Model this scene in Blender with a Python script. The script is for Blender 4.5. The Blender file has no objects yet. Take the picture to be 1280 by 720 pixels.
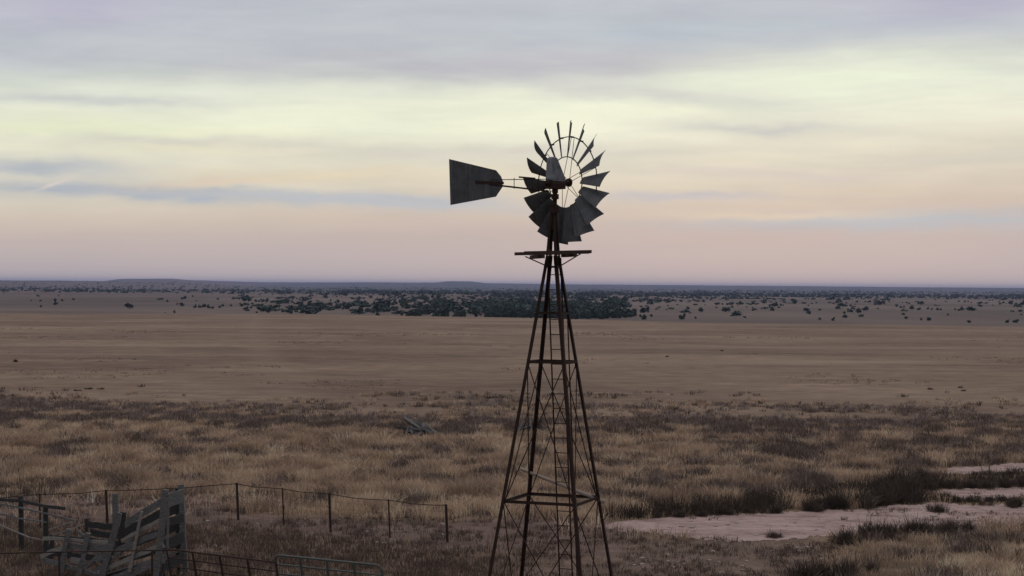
import bpy, bmesh, math, random
import numpy as np
from mathutils import Vector, Matrix

random.seed(7)
rng = np.random.default_rng(7)
S = bpy.context.scene
COL = S.collection
R = math.radians

# ------------------------------------------------------------------ camera
CAM = Vector((0.0, 0.0, 7.9))
F = 2232.0                       # focal length in photo pixels (1280 wide)
TH, PI_ = R(0.42), math.atan(3.0 / F)
fwd = Vector((0, math.cos(PI_), -math.sin(PI_)))
up0 = Vector((0, math.sin(PI_), math.cos(PI_)))
rt0 = Vector((1, 0, 0))
rt = rt0 * math.cos(TH) + up0 * math.sin(TH)
up = up0 * math.cos(TH) - rt0 * math.sin(TH)
cam = bpy.data.cameras.new('camera')
cam.sensor_width = 36.0
cam.lens = F / 1280 * 36
cam.clip_start = 0.5
cam.clip_end = 90000
co = bpy.data.objects.new('camera', cam)
COL.objects.link(co)
M = Matrix((rt, up, -fwd)).transposed().to_4x4()
M.translation = CAM
co.matrix_world = M
S.camera = co

def ray(px, py):
    return fwd + rt * ((px - 640) / F) - up * ((py - 360) / F)

def at(px, py, Y):
    d = ray(px, py)
    return CAM + d * (Y / d.y)

def yh(px):                      # row of the true horizon
    return 357 + (px - 640) * math.tan(TH)

# ------------------------------------------------------------------ noise
def _hash(ix, iy, s):
    n = (ix * 374761393 + iy * 668265263 + s * 1442695041) & 0xFFFFFFFF
    n = ((n ^ (n >> 13)) * 1274126177) & 0xFFFFFFFF
    return ((n ^ (n >> 16)) & 0xFFFF) / 65535.0

def vnoise(x, y, s=0):
    x = np.asarray(x, float); y = np.asarray(y, float)
    ix = np.floor(x).astype(np.int64); iy = np.floor(y).astype(np.int64)
    fx = x - ix; fy = y - iy
    fx = fx * fx * (3 - 2 * fx); fy = fy * fy * (3 - 2 * fy)
    a = _hash(ix, iy, s); b = _hash(ix + 1, iy, s)
    c = _hash(ix, iy + 1, s); d = _hash(ix + 1, iy + 1, s)
    return (a * (1 - fx) + b * fx) * (1 - fy) + (c * (1 - fx) + d * fx) * fy

def fbm(x, y, s=0, o=4):
    t = 0; a = 0.5; n = 0
    for k in range(o):
        t = t + a * vnoise(x * 2 ** k, y * 2 ** k, s + 17 * k); n += a; a *= 0.5
    return t / n

def sstep(a, b, x):
    t = np.clip((x - a) / (b - a), 0, 1)
    return t * t * (3 - 2 * t)

# ------------------------------------------------------------------ terrain
def height(x, y):
    x = np.asarray(x, float); y = np.asarray(y, float)
    r = np.hypot(x, y)
    az = np.degrees(np.arctan2(x, y))
    px = 640 + np.tan(np.radians(np.clip(az, -30, 30))) * F
    cr = np.interp(px, [0, 400, 640, 900, 1280], [36.2, 36.0, 38.5, 43.2, 43.4])
    rc = 7.9 * F / cr - 40
    z = 0.10 * (vnoise(x / 24 + 5, y / 24, 3) - .5) + 0.0
    z = z + 0.5 * (vnoise(x / 130, y / 110, 4) - .5) * sstep(110, 240, r) * (1 - sstep(330, 420, r))
    z = z - 8.0 * sstep(rc, rc + 330, r)
    z = z + 1.6 * (fbm(x / 420, y / 420, 9, 3) - .5) * sstep(900, 1600, r)
    # left grassy rise
    lf = sstep(330, 210, px)
    z = z + lf * (sstep(4600, 8800, r) * 19.0)
    # far blue ridge
    prof = np.interp(px, [-400, 0, 130, 150, 215, 235, 275, 330, 470, 545, 560, 590, 606, 700, 1280, 1700],
                     [20, 20, 21, 40, 44, 33, 27, 22, 27, 28, 40, 40, 28, 23, 20, 20])
    prof = prof + 5 * (fbm(px / 70, px * 0 + 3, 12, 3) - .5)
    z = z + sstep(8800, 15200, r) * (prof + 8 - lf * 19.0)
    z = z + sstep(3000, 5000, r) * 5 * (fbm(x / 1500, y / 1500, 21, 3) - .5) * (1 - sstep(9000, 15000, r))
    return z

def hz(x, y):
    return float(height(x, y))

def gpt(px, py):                 # ground point seen at a photo pixel (near field)
    d = ray(px, py)
    t = -CAM.z / d.z
    p = CAM + d * t
    p.z = hz(p.x, p.y)
    return p

# ------------------------------------------------------------------ materials
def new_mat(name):
    m = bpy.data.materials.new(name)
    m.use_nodes = True
    nt = m.node_tree
    b = nt.nodes['Principled BSDF']
    return m, nt, b

def N(nt, typ, **kw):
    n = nt.nodes.new(typ)
    for k, v in kw.items():
        if hasattr(n, k) and k not in n.inputs:
            setattr(n, k, v)
        else:
            n.inputs[k].default_value = v
    return n

def ramp(nt, stops, fac):
    n = nt.nodes.new('ShaderNodeValToRGB')
    e = n.color_ramp.elements
    while len(e) < len(stops):
        e.new(0.5)
    for k, (p, c) in enumerate(stops):
        e[k].position = p
        e[k].color = (c[0], c[1], c[2], 1)
    nt.links.new(fac, n.inputs['Fac'])
    return n

def mixc(nt, fac, a, b, blend='MIX'):
    n = nt.nodes.new('ShaderNodeMix')
    n.data_type = 'RGBA'; n.blend_type = blend
    for sock, v in ((n.inputs['Factor'], fac), (n.inputs['A'], a), (n.inputs['B'], b)):
        if isinstance(v, (int, float)):
            sock.default_value = v
        elif isinstance(v, tuple):
            sock.default_value = (*v, 1)
        else:
            nt.links.new(v, sock)
    return n.outputs['Result']

def math_(nt, op, a, b=None, c=None, clamp=False):
    n = nt.nodes.new('ShaderNodeMath'); n.operation = op; n.use_clamp = clamp
    for k, v in enumerate((a, b, c)):
        if v is None: continue
        if isinstance(v, (int, float)): n.inputs[k].default_value = v
        else: nt.links.new(v, n.inputs[k])
    return n.outputs[0]

def noise(nt, vec, scale, detail=4, rough=.55, dist=0.0):
    n = nt.nodes.new('ShaderNodeTexNoise')
    n.inputs['Scale'].default_value = scale
    n.inputs['Detail'].default_value = detail
    n.inputs['Roughness'].default_value = rough
    n.inputs['Distortion'].default_value = dist
    nt.links.new(vec, n.inputs['Vector'])
    return n.outputs['Fac']

def mapping(nt, vec, scale=(1, 1, 1), loc=(0, 0, 0), rot=(0, 0, 0)):
    n = nt.nodes.new('ShaderNodeMapping')
    n.inputs['Scale'].default_value = scale
    n.inputs['Location'].default_value = loc
    n.inputs['Rotation'].default_value = rot
    nt.links.new(vec, n.inputs['Vector'])
    return n.outputs[0]

def coord(nt, which='Object'):
    return nt.nodes.new('ShaderNodeTexCoord').outputs[which]

def simple_noise_mat(name, c0, c1, scale=6, rough=.85, metal=0.0, stretch=(1, 1, 1), bump=.3, c2=None, spec=.3):
    m, nt, b = new_mat(name)
    v = mapping(nt, coord(nt), stretch)
    f = noise(nt, v, scale, 6, .65)
    st = [(.3, c0), (.7, c1)]
    if c2: st = [(.3, c0), (.55, c1), (.68, c2)]
    r = ramp(nt, st, f)
    nt.links.new(r.outputs[0], b.inputs['Base Color'])
    b.inputs['Roughness'].default_value = rough
    b.inputs['Metallic'].default_value = metal
    b.inputs['Specular IOR Level'].default_value = spec
    bp = nt.nodes.new('ShaderNodeBump'); bp.inputs['Strength'].default_value = bump
    bp.inputs['Distance'].default_value = .01
    nt.links.new(noise(nt, v, scale * 5, 4), bp.inputs['Height'])
    nt.links.new(bp.outputs[0], b.inputs['Normal'])
    return m

MAT = {}
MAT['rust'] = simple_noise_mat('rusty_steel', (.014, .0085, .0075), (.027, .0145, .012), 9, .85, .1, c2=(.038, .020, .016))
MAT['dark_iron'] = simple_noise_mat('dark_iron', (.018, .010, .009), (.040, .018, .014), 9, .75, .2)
def galv_mat():
    m, nt, b = new_mat('weathered_galvanised_sheet')
    v = coord(nt)
    f = noise(nt, v, 4, 7, .65)
    c = ramp(nt, [(.32, (.036, .043, .056)), (.52, (.066, .076, .094)), (.7, (.100, .110, .128))], f).outputs[0]
    st = noise(nt, mapping(nt, v, (14, 14, 1.3)), 1, 5, .6)
    c = mixc(nt, ramp(nt, [(.52, (0, 0, 0)), (.72, (.6, .6, .6))], st).outputs[0], c, (.125, .130, .140))
    ru = noise(nt, mapping(nt, v, (9, 9, 3), (4, 2, 7)), 1, 6, .7)
    c = mixc(nt, ramp(nt, [(.56, (0, 0, 0)), (.68, (.85, .85, .85))], ru).outputs[0], c, (.060, .034, .024))
    nt.links.new(c, b.inputs['Base Color'])
    b.inputs['Metallic'].default_value = .35
    r = nt.nodes.new('ShaderNodeMapRange'); r.inputs['To Min'].default_value = .45; r.inputs['To Max'].default_value = .8
    nt.links.new(ru, r.inputs['Value']); nt.links.new(r.outputs[0], b.inputs['Roughness'])
    bp = nt.nodes.new('ShaderNodeBump'); bp.inputs['Strength'].default_value = .3; bp.inputs['Distance'].default_value = .02
    nt.links.new(noise(nt, v, 3, 3), bp.inputs['Height']); nt.links.new(bp.outputs[0], b.inputs['Normal'])
    return m
MAT['galv'] = galv_mat()
MAT['galv_hood'] = simple_noise_mat('paler_galvanised_sheet', (.10, .12, .15), (.20, .22, .26), 9, .6, .35, c2=(.26, .28, .31), bump=.2)
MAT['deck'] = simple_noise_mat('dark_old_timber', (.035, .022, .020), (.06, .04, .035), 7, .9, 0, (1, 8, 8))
MAT['greywood'] = simple_noise_mat('weathered_grey_wood', (.056, .059, .066), (.125, .129, .138), 4, .92, 0, (2, 2, 9), c2=(.175, .176, .18), bump=.6)
MAT['greywood2'] = simple_noise_mat('pale_weathered_wood', (.14, .14, .143), (.26, .255, .25), 4, .92, 0, (2, 2, 9), bump=.6)
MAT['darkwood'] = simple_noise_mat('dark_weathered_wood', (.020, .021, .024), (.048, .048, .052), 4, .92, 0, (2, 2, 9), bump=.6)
MAT['brownpole'] = simple_noise_mat('dry_brown_pole', (.22, .18, .165), (.34, .29, .265), 4, .9, 0, (3, 3, 3))
MAT['gate_green'] = simple_noise_mat('faded_green_gate_paint', (.048, .064, .064), (.075, .095, .094), 12, .6, .1, c2=(.08, .062, .055))
MAT['gate_brown'] = simple_noise_mat('rusted_gate_pipe', (.022, .013, .012), (.045, .024, .02), 12, .75, .1)
MAT['wire'] = simple_noise_mat('old_wire', (.05, .045, .045), (.09, .08, .08), 20, .7, .3)
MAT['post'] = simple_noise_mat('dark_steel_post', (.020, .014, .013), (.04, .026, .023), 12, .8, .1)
MAT['bark'] = simple_noise_mat('juniper_bark', (.05, .04, .035), (.09, .07, .06), 6, .95)
MAT['juniper'] = simple_noise_mat('juniper_foliage', (.028, .048, .042), (.048, .072, .060), .9, .9, c2=(.062, .085, .066), bump=0, spec=.1)
MAT['deadbush'] = simple_noise_mat('dead_brush', (.10, .055, .035), (.17, .10, .06), 5, .95, bump=0, spec=.1)
MAT['darkbrush'] = simple_noise_mat('dark_brush', (.050, .043, .038), (.10, .080, .068), 3, .95, bump=0, spec=.1)
MAT['stone'] = simple_noise_mat('pale_stone', (.22, .19, .18), (.38, .34, .32), 5, .95)

def tint_mat(name):
    m, nt, b = new_mat(name)
    a = nt.nodes.new('ShaderNodeAttribute'); a.attribute_name = 'tint'
    nt.links.new(a.outputs['Color'], b.inputs['Base Color'])
    b.inputs['Roughness'].default_value = .9
    b.inputs['Specular IOR Level'].default_value = .1
    tr = nt.nodes.new('ShaderNodeBsdfTranslucent')
    nt.links.new(a.outputs['Color'], tr.inputs['Color'])
    mx = nt.nodes.new('ShaderNodeMixShader'); mx.inputs[0].default_value = .25
    nt.links.new(b.outputs[0], mx.inputs[1]); nt.links.new(tr.outputs[0], mx.inputs[2])
    nt.links.new(mx.outputs[0], nt.nodes['Material Output'].inputs['Surface'])
    return m
MAT['grass'] = tint_mat('dry_grass_blades')

# ------------------------------------------------------------------ mesh builder
class MB:
    def __init__(s): s.v = []; s.f = []
    def add(s, vs, fs):
        o = len(s.v); s.v += [tuple(v) for v in vs]
        s.f += [tuple(i + o for i in f) for f in fs]
    def prism(s, prof, p0, p1, xv, prof1=None):
        p0 = Vector(p0); p1 = Vector(p1); d = (p1 - p0).normalized(); xv = Vector(xv)
        x = xv - d * xv.dot(d)
        if x.length < 1e-4: x = d.orthogonal()
        x.normalize()
        y = d.cross(x); n = len(prof); prof1 = prof1 or prof
        vs = [p0 + x * a + y * b for a, b in prof] + [p1 + x * a + y * b for a, b in prof1]
        fs = [(i, (i + 1) % n, n + (i + 1) % n, n + i) for i in range(n)]
        fs += [tuple(reversed(range(n))), tuple(range(n, 2 * n))]
        s.add(vs, fs)
    def beam(s, p0, p1, w, t, xv=(0, 0, 1), w1=None, t1=None):
        w1 = w1 or w; t1 = t1 or t
        q = lambda a, b: [(-a / 2, -b / 2), (a / 2, -b / 2), (a / 2, b / 2), (-a / 2, b / 2)]
        s.prism(q(w, t), p0, p1, xv, q(w1, t1))
    def tube(s, p0, p1, r, n=8, r1=None):
        r1 = r if r1 is None else r1
        c = lambda r: [(r * math.cos(2 * math.pi * k / n), r * math.sin(2 * math.pi * k / n)) for k in range(n)]
        s.prism(c(r), p0, p1, Vector(p1) - Vector(p0) + Vector((.31, .17, .93)), c(r1))
    def path(s, pts, r, n=6):
        for a, b in zip(pts[:-1], pts[1:]):
            s.tube(a, b, r, n)
    def angle(s, p0, p1, w, t, xv):           # L section, xv along one flange
        prof = [(0, 0), (w, 0), (w, t), (t, t), (t, w), (0, w)]
        s.prism(prof, p0, p1, xv)
    def plank(s, p0, p1, w, t, xv, seg=6, wob=.012):   # a worn board: uneven edges
        p0 = Vector(p0); p1 = Vector(p1); d = (p1 - p0).normalized(); xv = Vector(xv)
        x = (xv - d * xv.dot(d)).normalized(); y = d.cross(x)
        vs = []
        bow = random.uniform(-1, 1) * wob * 1.5
        for k in range(seg + 1):
            u = k / seg; c = p0.lerp(p1, u) + x * bow * math.sin(math.pi * u)
            a = w / 2 + random.uniform(-wob, wob); b = w / 2 + random.uniform(-wob, wob)
            e = random.uniform(-.02, .02) if k in (0, seg) else 0
            c1 = c + d * e
            vs += [c - x * a - y * t / 2, c + x * b - y * t / 2 + d * e, c + x * b + y * t / 2 + d * e, c1 - x * a + y * t / 2]
        fs = []
        for k in range(seg):
            o = 4 * k
            for i in range(4):
                fs.append((o + i, o + (i + 1) % 4, o + 4 + (i + 1) % 4, o + 4 + i))
        fs += [(3, 2, 1, 0), tuple(4 * seg + i for i in range(4))]
        s.add(vs, fs)
    def build(s, name, mat, parent=None, smooth=False, origin=None):
        me = bpy.data.meshes.new(name)
        vs = s.v
        if parent is not None:
            o = parent_origin(parent); vs = [(v[0] - o.x, v[1] - o.y, v[2] - o.z) for v in vs]
        elif origin is not None:
            o = Vector(origin); vs = [(v[0] - o.x, v[1] - o.y, v[2] - o.z) for v in vs]
        me.from_pydata(vs, [], s.f)
        me.validate(); me.update()
        if smooth:
            for p in me.polygons: p.use_smooth = True
        me.materials.append(MAT[mat] if isinstance(mat, str) else mat)
        ob = bpy.data.objects.new(name, me)
        COL.objects.link(ob)
        if parent is not None: ob.parent = parent
        elif origin is not None: ob.location = origin
        return ob

ORIG = {}
def parent_origin(p):
    o = Vector((0, 0, 0))
    while p is not None:
        o = o + p.location; p = p.parent
    return o

def tag(o, label=None, cat=None, group=None, kind=None):
    if label: o['label'] = label
    if cat: o['category'] = cat
    if group: o['group'] = group
    if kind: o['kind'] = kind
    return o

def thing(name, loc, label, cat, group=None):
    o = bpy.data.objects.new(name, None); COL.objects.link(o); o.location = loc
    o.empty_display_size = .2
    return tag(o, label, cat, group)

def np_mesh(name, V, loops, starts, totals, mat, color=None, smooth=False):
    me = bpy.data.meshes.new(name)
    me.vertices.add(len(V)); me.vertices.foreach_set('co', V.astype(np.float32).ravel())
    me.loops.add(len(loops)); me.loops.foreach_set('vertex_index', loops.astype(np.int32))
    me.polygons.add(len(starts))
    me.polygons.foreach_set('loop_start', starts.astype(np.int32))
    me.update(calc_edges=True)
    if color is not None:
        a = me.attributes.new('tint', 'FLOAT_COLOR', 'POINT')
        c4 = np.ones((len(V), 4), np.float32); c4[:, :3] = color
        a.data.foreach_set('color', c4.ravel())
    if smooth:
        me.polygons.foreach_set('use_smooth', np.ones(len(starts), bool))
    me.materials.append(MAT[mat] if isinstance(mat, str) else mat)
    ob = bpy.data.objects.new(name, me); COL.objects.link(ob)
    return ob

# ------------------------------------------------------------------ ground
def soil_mask_px(px, py):
    """bare soil amount near the corrals, as a function of the photo position of a ground point"""
    a = sstep(614, 624, py + 0 * px) * (1 - sstep(652, 668, py)) * sstep(320, 250, px)
    top = np.interp(px, [220, 300, 450, 560, 620, 760, 800], [634, 640, 650, 650, 646, 652, 660])
    bot = np.interp(px, [220, 300, 420, 560, 640, 760, 1100], [660, 662, 676, 690, 690, 700, 700])
    b = sstep(-6, 4, py - top) * sstep(6, -8, py - bot) * sstep(200, 260, px) * sstep(860, 760, px)
    c = sstep(652, 664, py) * sstep(560, 640, px) * sstep(1090, 1000, px)
    return np.clip(np.maximum(np.maximum(a, b), c * .8), 0, 1)

def trampled(px, py):
    return .62 * sstep(644, 662, py + .012 * (px - 300)) * sstep(760, 640, px)

def px_of(x, y):                 # approximate photo pixel of a point on the near ground
    x = np.asarray(x, float); y = np.asarray(y, float)
    X = x / y * F; Yv = 7.9 / y * F
    return 640 + X + Yv * -math.sin(TH), 357 + Yv + X * math.sin(TH)

def make_ground():
    az = np.concatenate([np.arange(-180, -21, 3.0), np.arange(-21, 21.01, .1), np.arange(24, 180, 3.0)])
    rr = [0.6, 4, 8, 14, 20, 26, 32, 37]
    r = 40.0
    while r < 132: rr.append(r); r += .5
    while r < 560: rr.append(r); r *= 1.018
    while r < 27000: rr.append(r); r *= 1.022
    rr.append(27500)
    rr = np.array(rr)
    A, Rr = np.meshgrid(np.radians(az), rr)
    X = Rr * np.sin(A); Y = Rr * np.cos(A)
    Z = height(X, Y)
    nr, na = X.shape
    V = np.stack([X.ravel(), Y.ravel(), Z.ravel()], 1)
    i = np.arange(nr - 1)[:, None]; j = np.arange(na)[None, :]
    j2 = (j + 1) % na
    q = np.stack([i * na + j, i * na + j2, (i + 1) * na + j2, (i + 1) * na + j], -1).reshape(-1, 4)
    q = q[:, ::-1]
    cap = np.arange(na)[None, :]
    loops = np.concatenate([q.ravel(), np.arange(na)[::-1]])
    starts = np.concatenate([np.arange(len(q)) * 4, [len(q) * 4]])
    tot = np.concatenate([np.full(len(q), 4), [na]])
    ob = np_mesh('ground', V, loops, starts, tot, ground_mat(), smooth=True)
    me = ob.data
    Yc = np.where(Y > 5, Y, 1e9)
    px, py = px_of(X, Yc)
    nz = fbm(X / 2.2, Y / 1.6, 31, 4)
    soil = np.where((Y > 40) & (Y < 110), np.maximum(soil_mask_px(px + 25 * (nz - .5), py + 10 * (nz - .5)), trampled(px, py)), 0.0)
    pas = sstep(98, 118, Rr + 26 * (fbm(X / 16, Y / 10, 53, 3) - .5))
    azd = np.degrees(A)
    pxa = 640 + np.tan(np.radians(np.clip(azd, -60, 60))) * F
    wood = sstep(2500, 4600, Rr) * (.35 + .65 * sstep(250, 420, pxa)) * (1 - .85 * sstep(330, 230, pxa) * sstep(4800, 5600, Rr) * (1 - sstep(9800, 11500, Rr)))
    plain = sstep(640, 800, Rr)
    ta = np.array([gpt(342, 505)[:2]]) ; tb = np.array([(CAM + ray(322, 400) * 420)[:2]])
    tx = ta[0, 0] + (tb[0, 0] - ta[0, 0]) * np.clip((Y - ta[0, 1]) / (tb[0, 1] - ta[0, 1]), 0, 1) + 1.2 * np.sin(Y / 61)
    track = .22 * np.exp(-((X - tx) / 1.9) ** 2) * sstep(116, 130, Y) * (1 - sstep(400, 440, Y))
    for nm, arr in (('track', track), ('soil', soil), ('pasture', pas), ('wood', wood), ('plain', plain)):
        a = me.attributes.new(nm, 'FLOAT', 'POINT')
        a.data.foreach_set('value', arr.astype(np.float32).ravel())
    tag(ob, 'wide flat dry grassland plain running out to the horizon', 'ground', kind='structure')

def attr(nt, nm):
    a = nt.nodes.new('ShaderNodeAttribute'); a.attribute_name = nm
    return a.outputs['Fac']

def ground_mat():
    m, nt, b = new_mat('dry_ground')
    v = coord(nt)
    # thatch under the rough grass
    n1 = noise(nt, mapping(nt, v, (.25, .35, 1)), 1, 8, .65)
    thatch = ramp(nt, [(.3, (.075, .054, .042)), (.5, (.15, .112, .078)), (.7, (.21, .16, .11))], n1).outputs[0]
    # grazed pasture: long pale streaks and small darker patches
    n2 = noise(nt, mapping(nt, v, (.024, .042, 1)), 1, 4, .5, .8)
    n3 = noise(nt, mapping(nt, v, (.10, .22, 1)), 1, 8, .7)
    n4 = noise(nt, mapping(nt, v, (.016, .036, 1), (31, 7, 0)), 1, 3, .5, .6)
    past = ramp(nt, [(.36, (.104, .073, .056)), (.47, (.148, .107, .082)), (.54, (.176, .129, .099)), (.66, (.235, .175, .135))], n2).outputs[0]
    past = mixc(nt, .45, past, ramp(nt, [(.34, (.098, .069, .055)), (.5, (.154, .112, .087)), (.66, (.210, .156, .120))], n3).outputs[0])
    n9 = noise(nt, mapping(nt, v, (.38, .55, 1), (5, 1, 0)), 1, 6, .72)
    past = mixc(nt, .8, past, ramp(nt, [(.34, (.66, .64, .62)), (.5, (1, 1, 1)), (.66, (1.30, 1.30, 1.28))], n9).outputs[0], 'MULTIPLY')
    past = mixc(nt, attr(nt, 'track'), past, (.235, .180, .142))
    streak = ramp(nt, [(.56, (0, 0, 0)), (.68, (1, 1, 1))], n4).outputs[0]
    past = mixc(nt, math_(nt, 'MULTIPLY', streak, .7), past, (.25, .195, .15))
    n5 = noise(nt, mapping(nt, v, (.035, .08, 1), (3, 57, 0)), 1, 6, .6)
    dark = ramp(nt, [(.64, (0, 0, 0)), (.84, (1, 1, 1))], n5).outputs[0]
    past = mixc(nt, math_(nt, 'MULTIPLY', dark, .5), past, (.085, .058, .046))
    # soil
    n6 = noise(nt, mapping(nt, v, (.7, .7, 1)), 1, 9, .7)
    soil = ramp(nt, [(.3, (.060, .041, .036)), (.5, (.115, .081, .071)), (.72, (.195, .140, .126))], n6).outputs[0]
    # far wooded slopes
    n7 = noise(nt, mapping(nt, v, (.0016, .0009, .001)), 1, 8, .68)
    wmask = ramp(nt, [(.46, (1, 1, 1)), (.62, (0, 0, 0))], n7).outputs[0]
    wood = mixc(nt, wmask, (.085, .074, .070), (.026, .036, .036))
    c = mixc(nt, attr(nt, 'pasture'), thatch, past)
    c = mixc(nt, attr(nt, 'soil'), c, soil)
    n8 = noise(nt, mapping(nt, v, (.004, .0022, 1)), 1, 7, .62)
    pln = ramp(nt, [(.35, (.070, .055, .053)), (.5, (.098, .077, .073)), (.68, (.145, .114, .102))], n8).outputs[0]
    c = mixc(nt, attr(nt, 'plain'), c, pln)
    c = mixc(nt, attr(nt, 'wood'), c, wood)
    nt.links.new(c, b.inputs['Base Color'])
    b.inputs['Roughness'].default_value = .95
    b.inputs['Specular IOR Level'].default_value = .08
    bp = nt.nodes.new('ShaderNodeBump'); bp.inputs['Strength'].default_value = .6
    bp.inputs['Distance'].default_value = .12
    nt.links.new(noise(nt, mapping(nt, v, (2.5, 2.5, 2.5)), 1, 6, .7), bp.inputs['Height'])
    nt.links.new(bp.outputs[0], b.inputs['Normal'])
    return m

make_ground()

# sandy wash strips ------------------------------------------------------
WASH = [
    ('sandy_wash', [(742, 657, 659), (775, 653, 662), (800, 650, 665), (870, 645, 674), (930, 642, 677), (1000, 640, 673), (1060, 637, 669),
                    (1100, 634, 665), (1130, 631, 660), (1170, 629, 658), (1230, 631, 657), (1280, 629, 655), (1340, 627, 652), (1420, 630, 640)],
     'long pale pink sandy wash, the broad lowest strip right of the windmill'),
    ('sandy_wash', [(1166, 614, 616), (1190, 611, 620), (1240, 610, 622), (1280, 610, 621), (1340, 610, 622), (1420, 612, 616)],
     'narrow pale sand strip between two dark brush lines at the right edge'),
    ('sandy_wash', [(1154, 588, 589), (1185, 585, 593), (1230, 583, 592), (1262, 580, 590), (1300, 580, 588), (1380, 582, 584)],
     'farthest short patch of pale sand, above the dark brush line'),
]
def sand_mat():
    m, nt, b = new_mat('pink_sand')
    v = coord(nt)
    f = noise(nt, mapping(nt, v, (.5, .9, 1)), 1, 9, .65, .3)
    c = ramp(nt, [(.34, (.150, .106, .102)), (.46, (.275, .205, .200)), (.62, (.36, .278, .27))], f).outputs[0]
    g = noise(nt, mapping(nt, v, (3, 3, 3)), 1, 6, .7)
    c = mixc(nt, ramp(nt, [(.52, (0, 0, 0)), (.66, (.75, .75, .75))], g).outputs[0], c, (.15, .105, .095))
    nt.links.new(c, b.inputs['Base Color']); b.inputs['Roughness'].default_value = .95
    b.inputs['Specular IOR Level'].default_value = .1
    bp = nt.nodes.new('ShaderNodeBump'); bp.inputs['Strength'].default_value = .7; bp.inputs['Distance'].default_value = .06
    nt.links.new(g, bp.inputs['Height']); nt.links.new(bp.outputs[0], b.inputs['Normal'])
    return m
SAND = sand_mat()
def wash_edges(idx, px):
    pts = WASH[idx][1]
    xs = [p[0] for p in pts]
    t = np.interp(px, xs, [p[1] for p in pts]); bt = np.interp(px, xs, [p[2] for p in pts])
    amp = np.clip((bt - t) / 10, .25, 1)
    t = t + amp * (4.2 * (fbm(px / 26, px * 0 + 7 * idx, 40, 4) - .5) + 2.6 * (vnoise(px / 4.0, px * 0 + 3, 41) - .5))
    bt = bt + amp * (5.5 * (fbm(px / 30, px * 0 + 9 * idx, 43, 4) - .5) + 3.4 * (vnoise(px / 4.5, px * 0 + 3, 44) - .5))
    return t, bt, xs[0], xs[-1]
for k, (nm, pts, lab) in enumerate(WASH):
    px = np.arange(pts[0][0], pts[-1][0], 2.0)
    t, bt, _, _ = wash_edges(k, px)
    nrow = 9
    V = []; 
    for j in range(nrow):
        for i in range(len(px)):
            u = j / (nrow - 1)
            p = gpt(px[i], max(t[i], 0) * (1 - u) + max(bt[i], t[i] + .1) * u)
            V.append((p.x, p.y, p.z + .012))
    n = len(px)
    F_ = [(j * n + i, (j + 1) * n + i, (j + 1) * n + i + 1, j * n + i + 1) for j in range(nrow - 1) for i in range(n - 1)]
    mb = MB(); mb.v = V; mb.f = F_
    o = mb.build(nm, SAND, smooth=True)
    tag(o, lab, 'sand', kind='structure')

def in_wash(px, py, grow=0.0):
    m = np.zeros(np.shape(px), bool)
    for k in range(len(WASH)):
        t, bt, a, b_ = wash_edges(k, px)
        m |= (py > t - grow) & (py < bt + grow) & (px > a) & (px < b_)
    return m

# ------------------------------------------------------------------ grass and brush (uncountable)
def tufts(name, P, H, SP, nb, W, C, label, lean=.45, cat='grass', jit=.16):
    n = len(P)
    idx = np.repeat(np.arange(n), nb)
    m = len(idx)
    ang = rng.uniform(0, 2 * np.pi, m); rad = np.sqrt(rng.uniform(0, 1, m)) * SP[idx]
    bx = P[idx, 0] + rad * np.cos(ang); by = P[idx, 1] + rad * np.sin(ang)
    bz = height(bx, by) - .02
    hh = H[idx] * rng.uniform(.55, 1.1, m)
    la = ang + rng.normal(0, .8, m); ln = np.abs(rng.normal(0, lean, m)) * hh
    dx = np.cos(la) * ln; dy = np.sin(la) * ln
    wa = rng.uniform(0, np.pi, m); w = W[idx] * rng.uniform(.6, 1.3, m)
    wx = np.cos(wa) * w / 2; wy = np.sin(wa) * w / 2
    V = np.zeros((m, 5, 3))
    V[:, 0] = np.stack([bx - wx, by - wy, bz], 1); V[:, 1] = np.stack([bx + wx, by + wy, bz], 1)
    mx, my, mz = bx + dx * .35, by + dy * .35, bz + hh * .6
    V[:, 2] = np.stack([mx + wx * .8, my + wy * .8, mz], 1); V[:, 3] = np.stack([mx - wx * .8, my - wy * .8, mz], 1)
    V[:, 4] = np.stack([bx + dx, by + dy, bz + hh], 1)
    o = (np.arange(m) * 5)[:, None]
    loops = (o + np.array([0, 1, 2, 3, 3, 2, 4])[None, :]).ravel()
    st = (np.arange(m) * 7)[:, None] + np.array([0, 4])[None, :]
    tot = np.tile([4, 3], m)
    col = C[idx] * (1 + rng.normal(0, jit, (m, 1)))
    col = np.clip(np.repeat(col, 5, axis=0), .004, .6)
    ob = np_mesh(name, V.reshape(-1, 3), loops, st.ravel(), tot, 'grass', color=col)
    tag(ob, label, cat, kind='stuff')
    return ob

def field(n, d0, d1):
    d = np.sqrt(rng.uniform(d0 ** 2, d1 ** 2, n))
    x = rng.uniform(-.335, .335, n) * d
    return np.stack([x, d], 1)

STRAW = np.array([.60, .455, .345]); STRAW2 = np.array([.39, .29, .22]); BROWN = np.array([.165, .124, .108])
DARK = np.array([.075, .058, .051]); SAGE = np.array([.052, .046, .038]); RED = np.array([.145, .106, .090])
GREYB = np.array([.25, .205, .195])

def lerp(a, b, t): return a[None] * (1 - t[:, None]) + b[None] * t[:, None]

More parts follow.
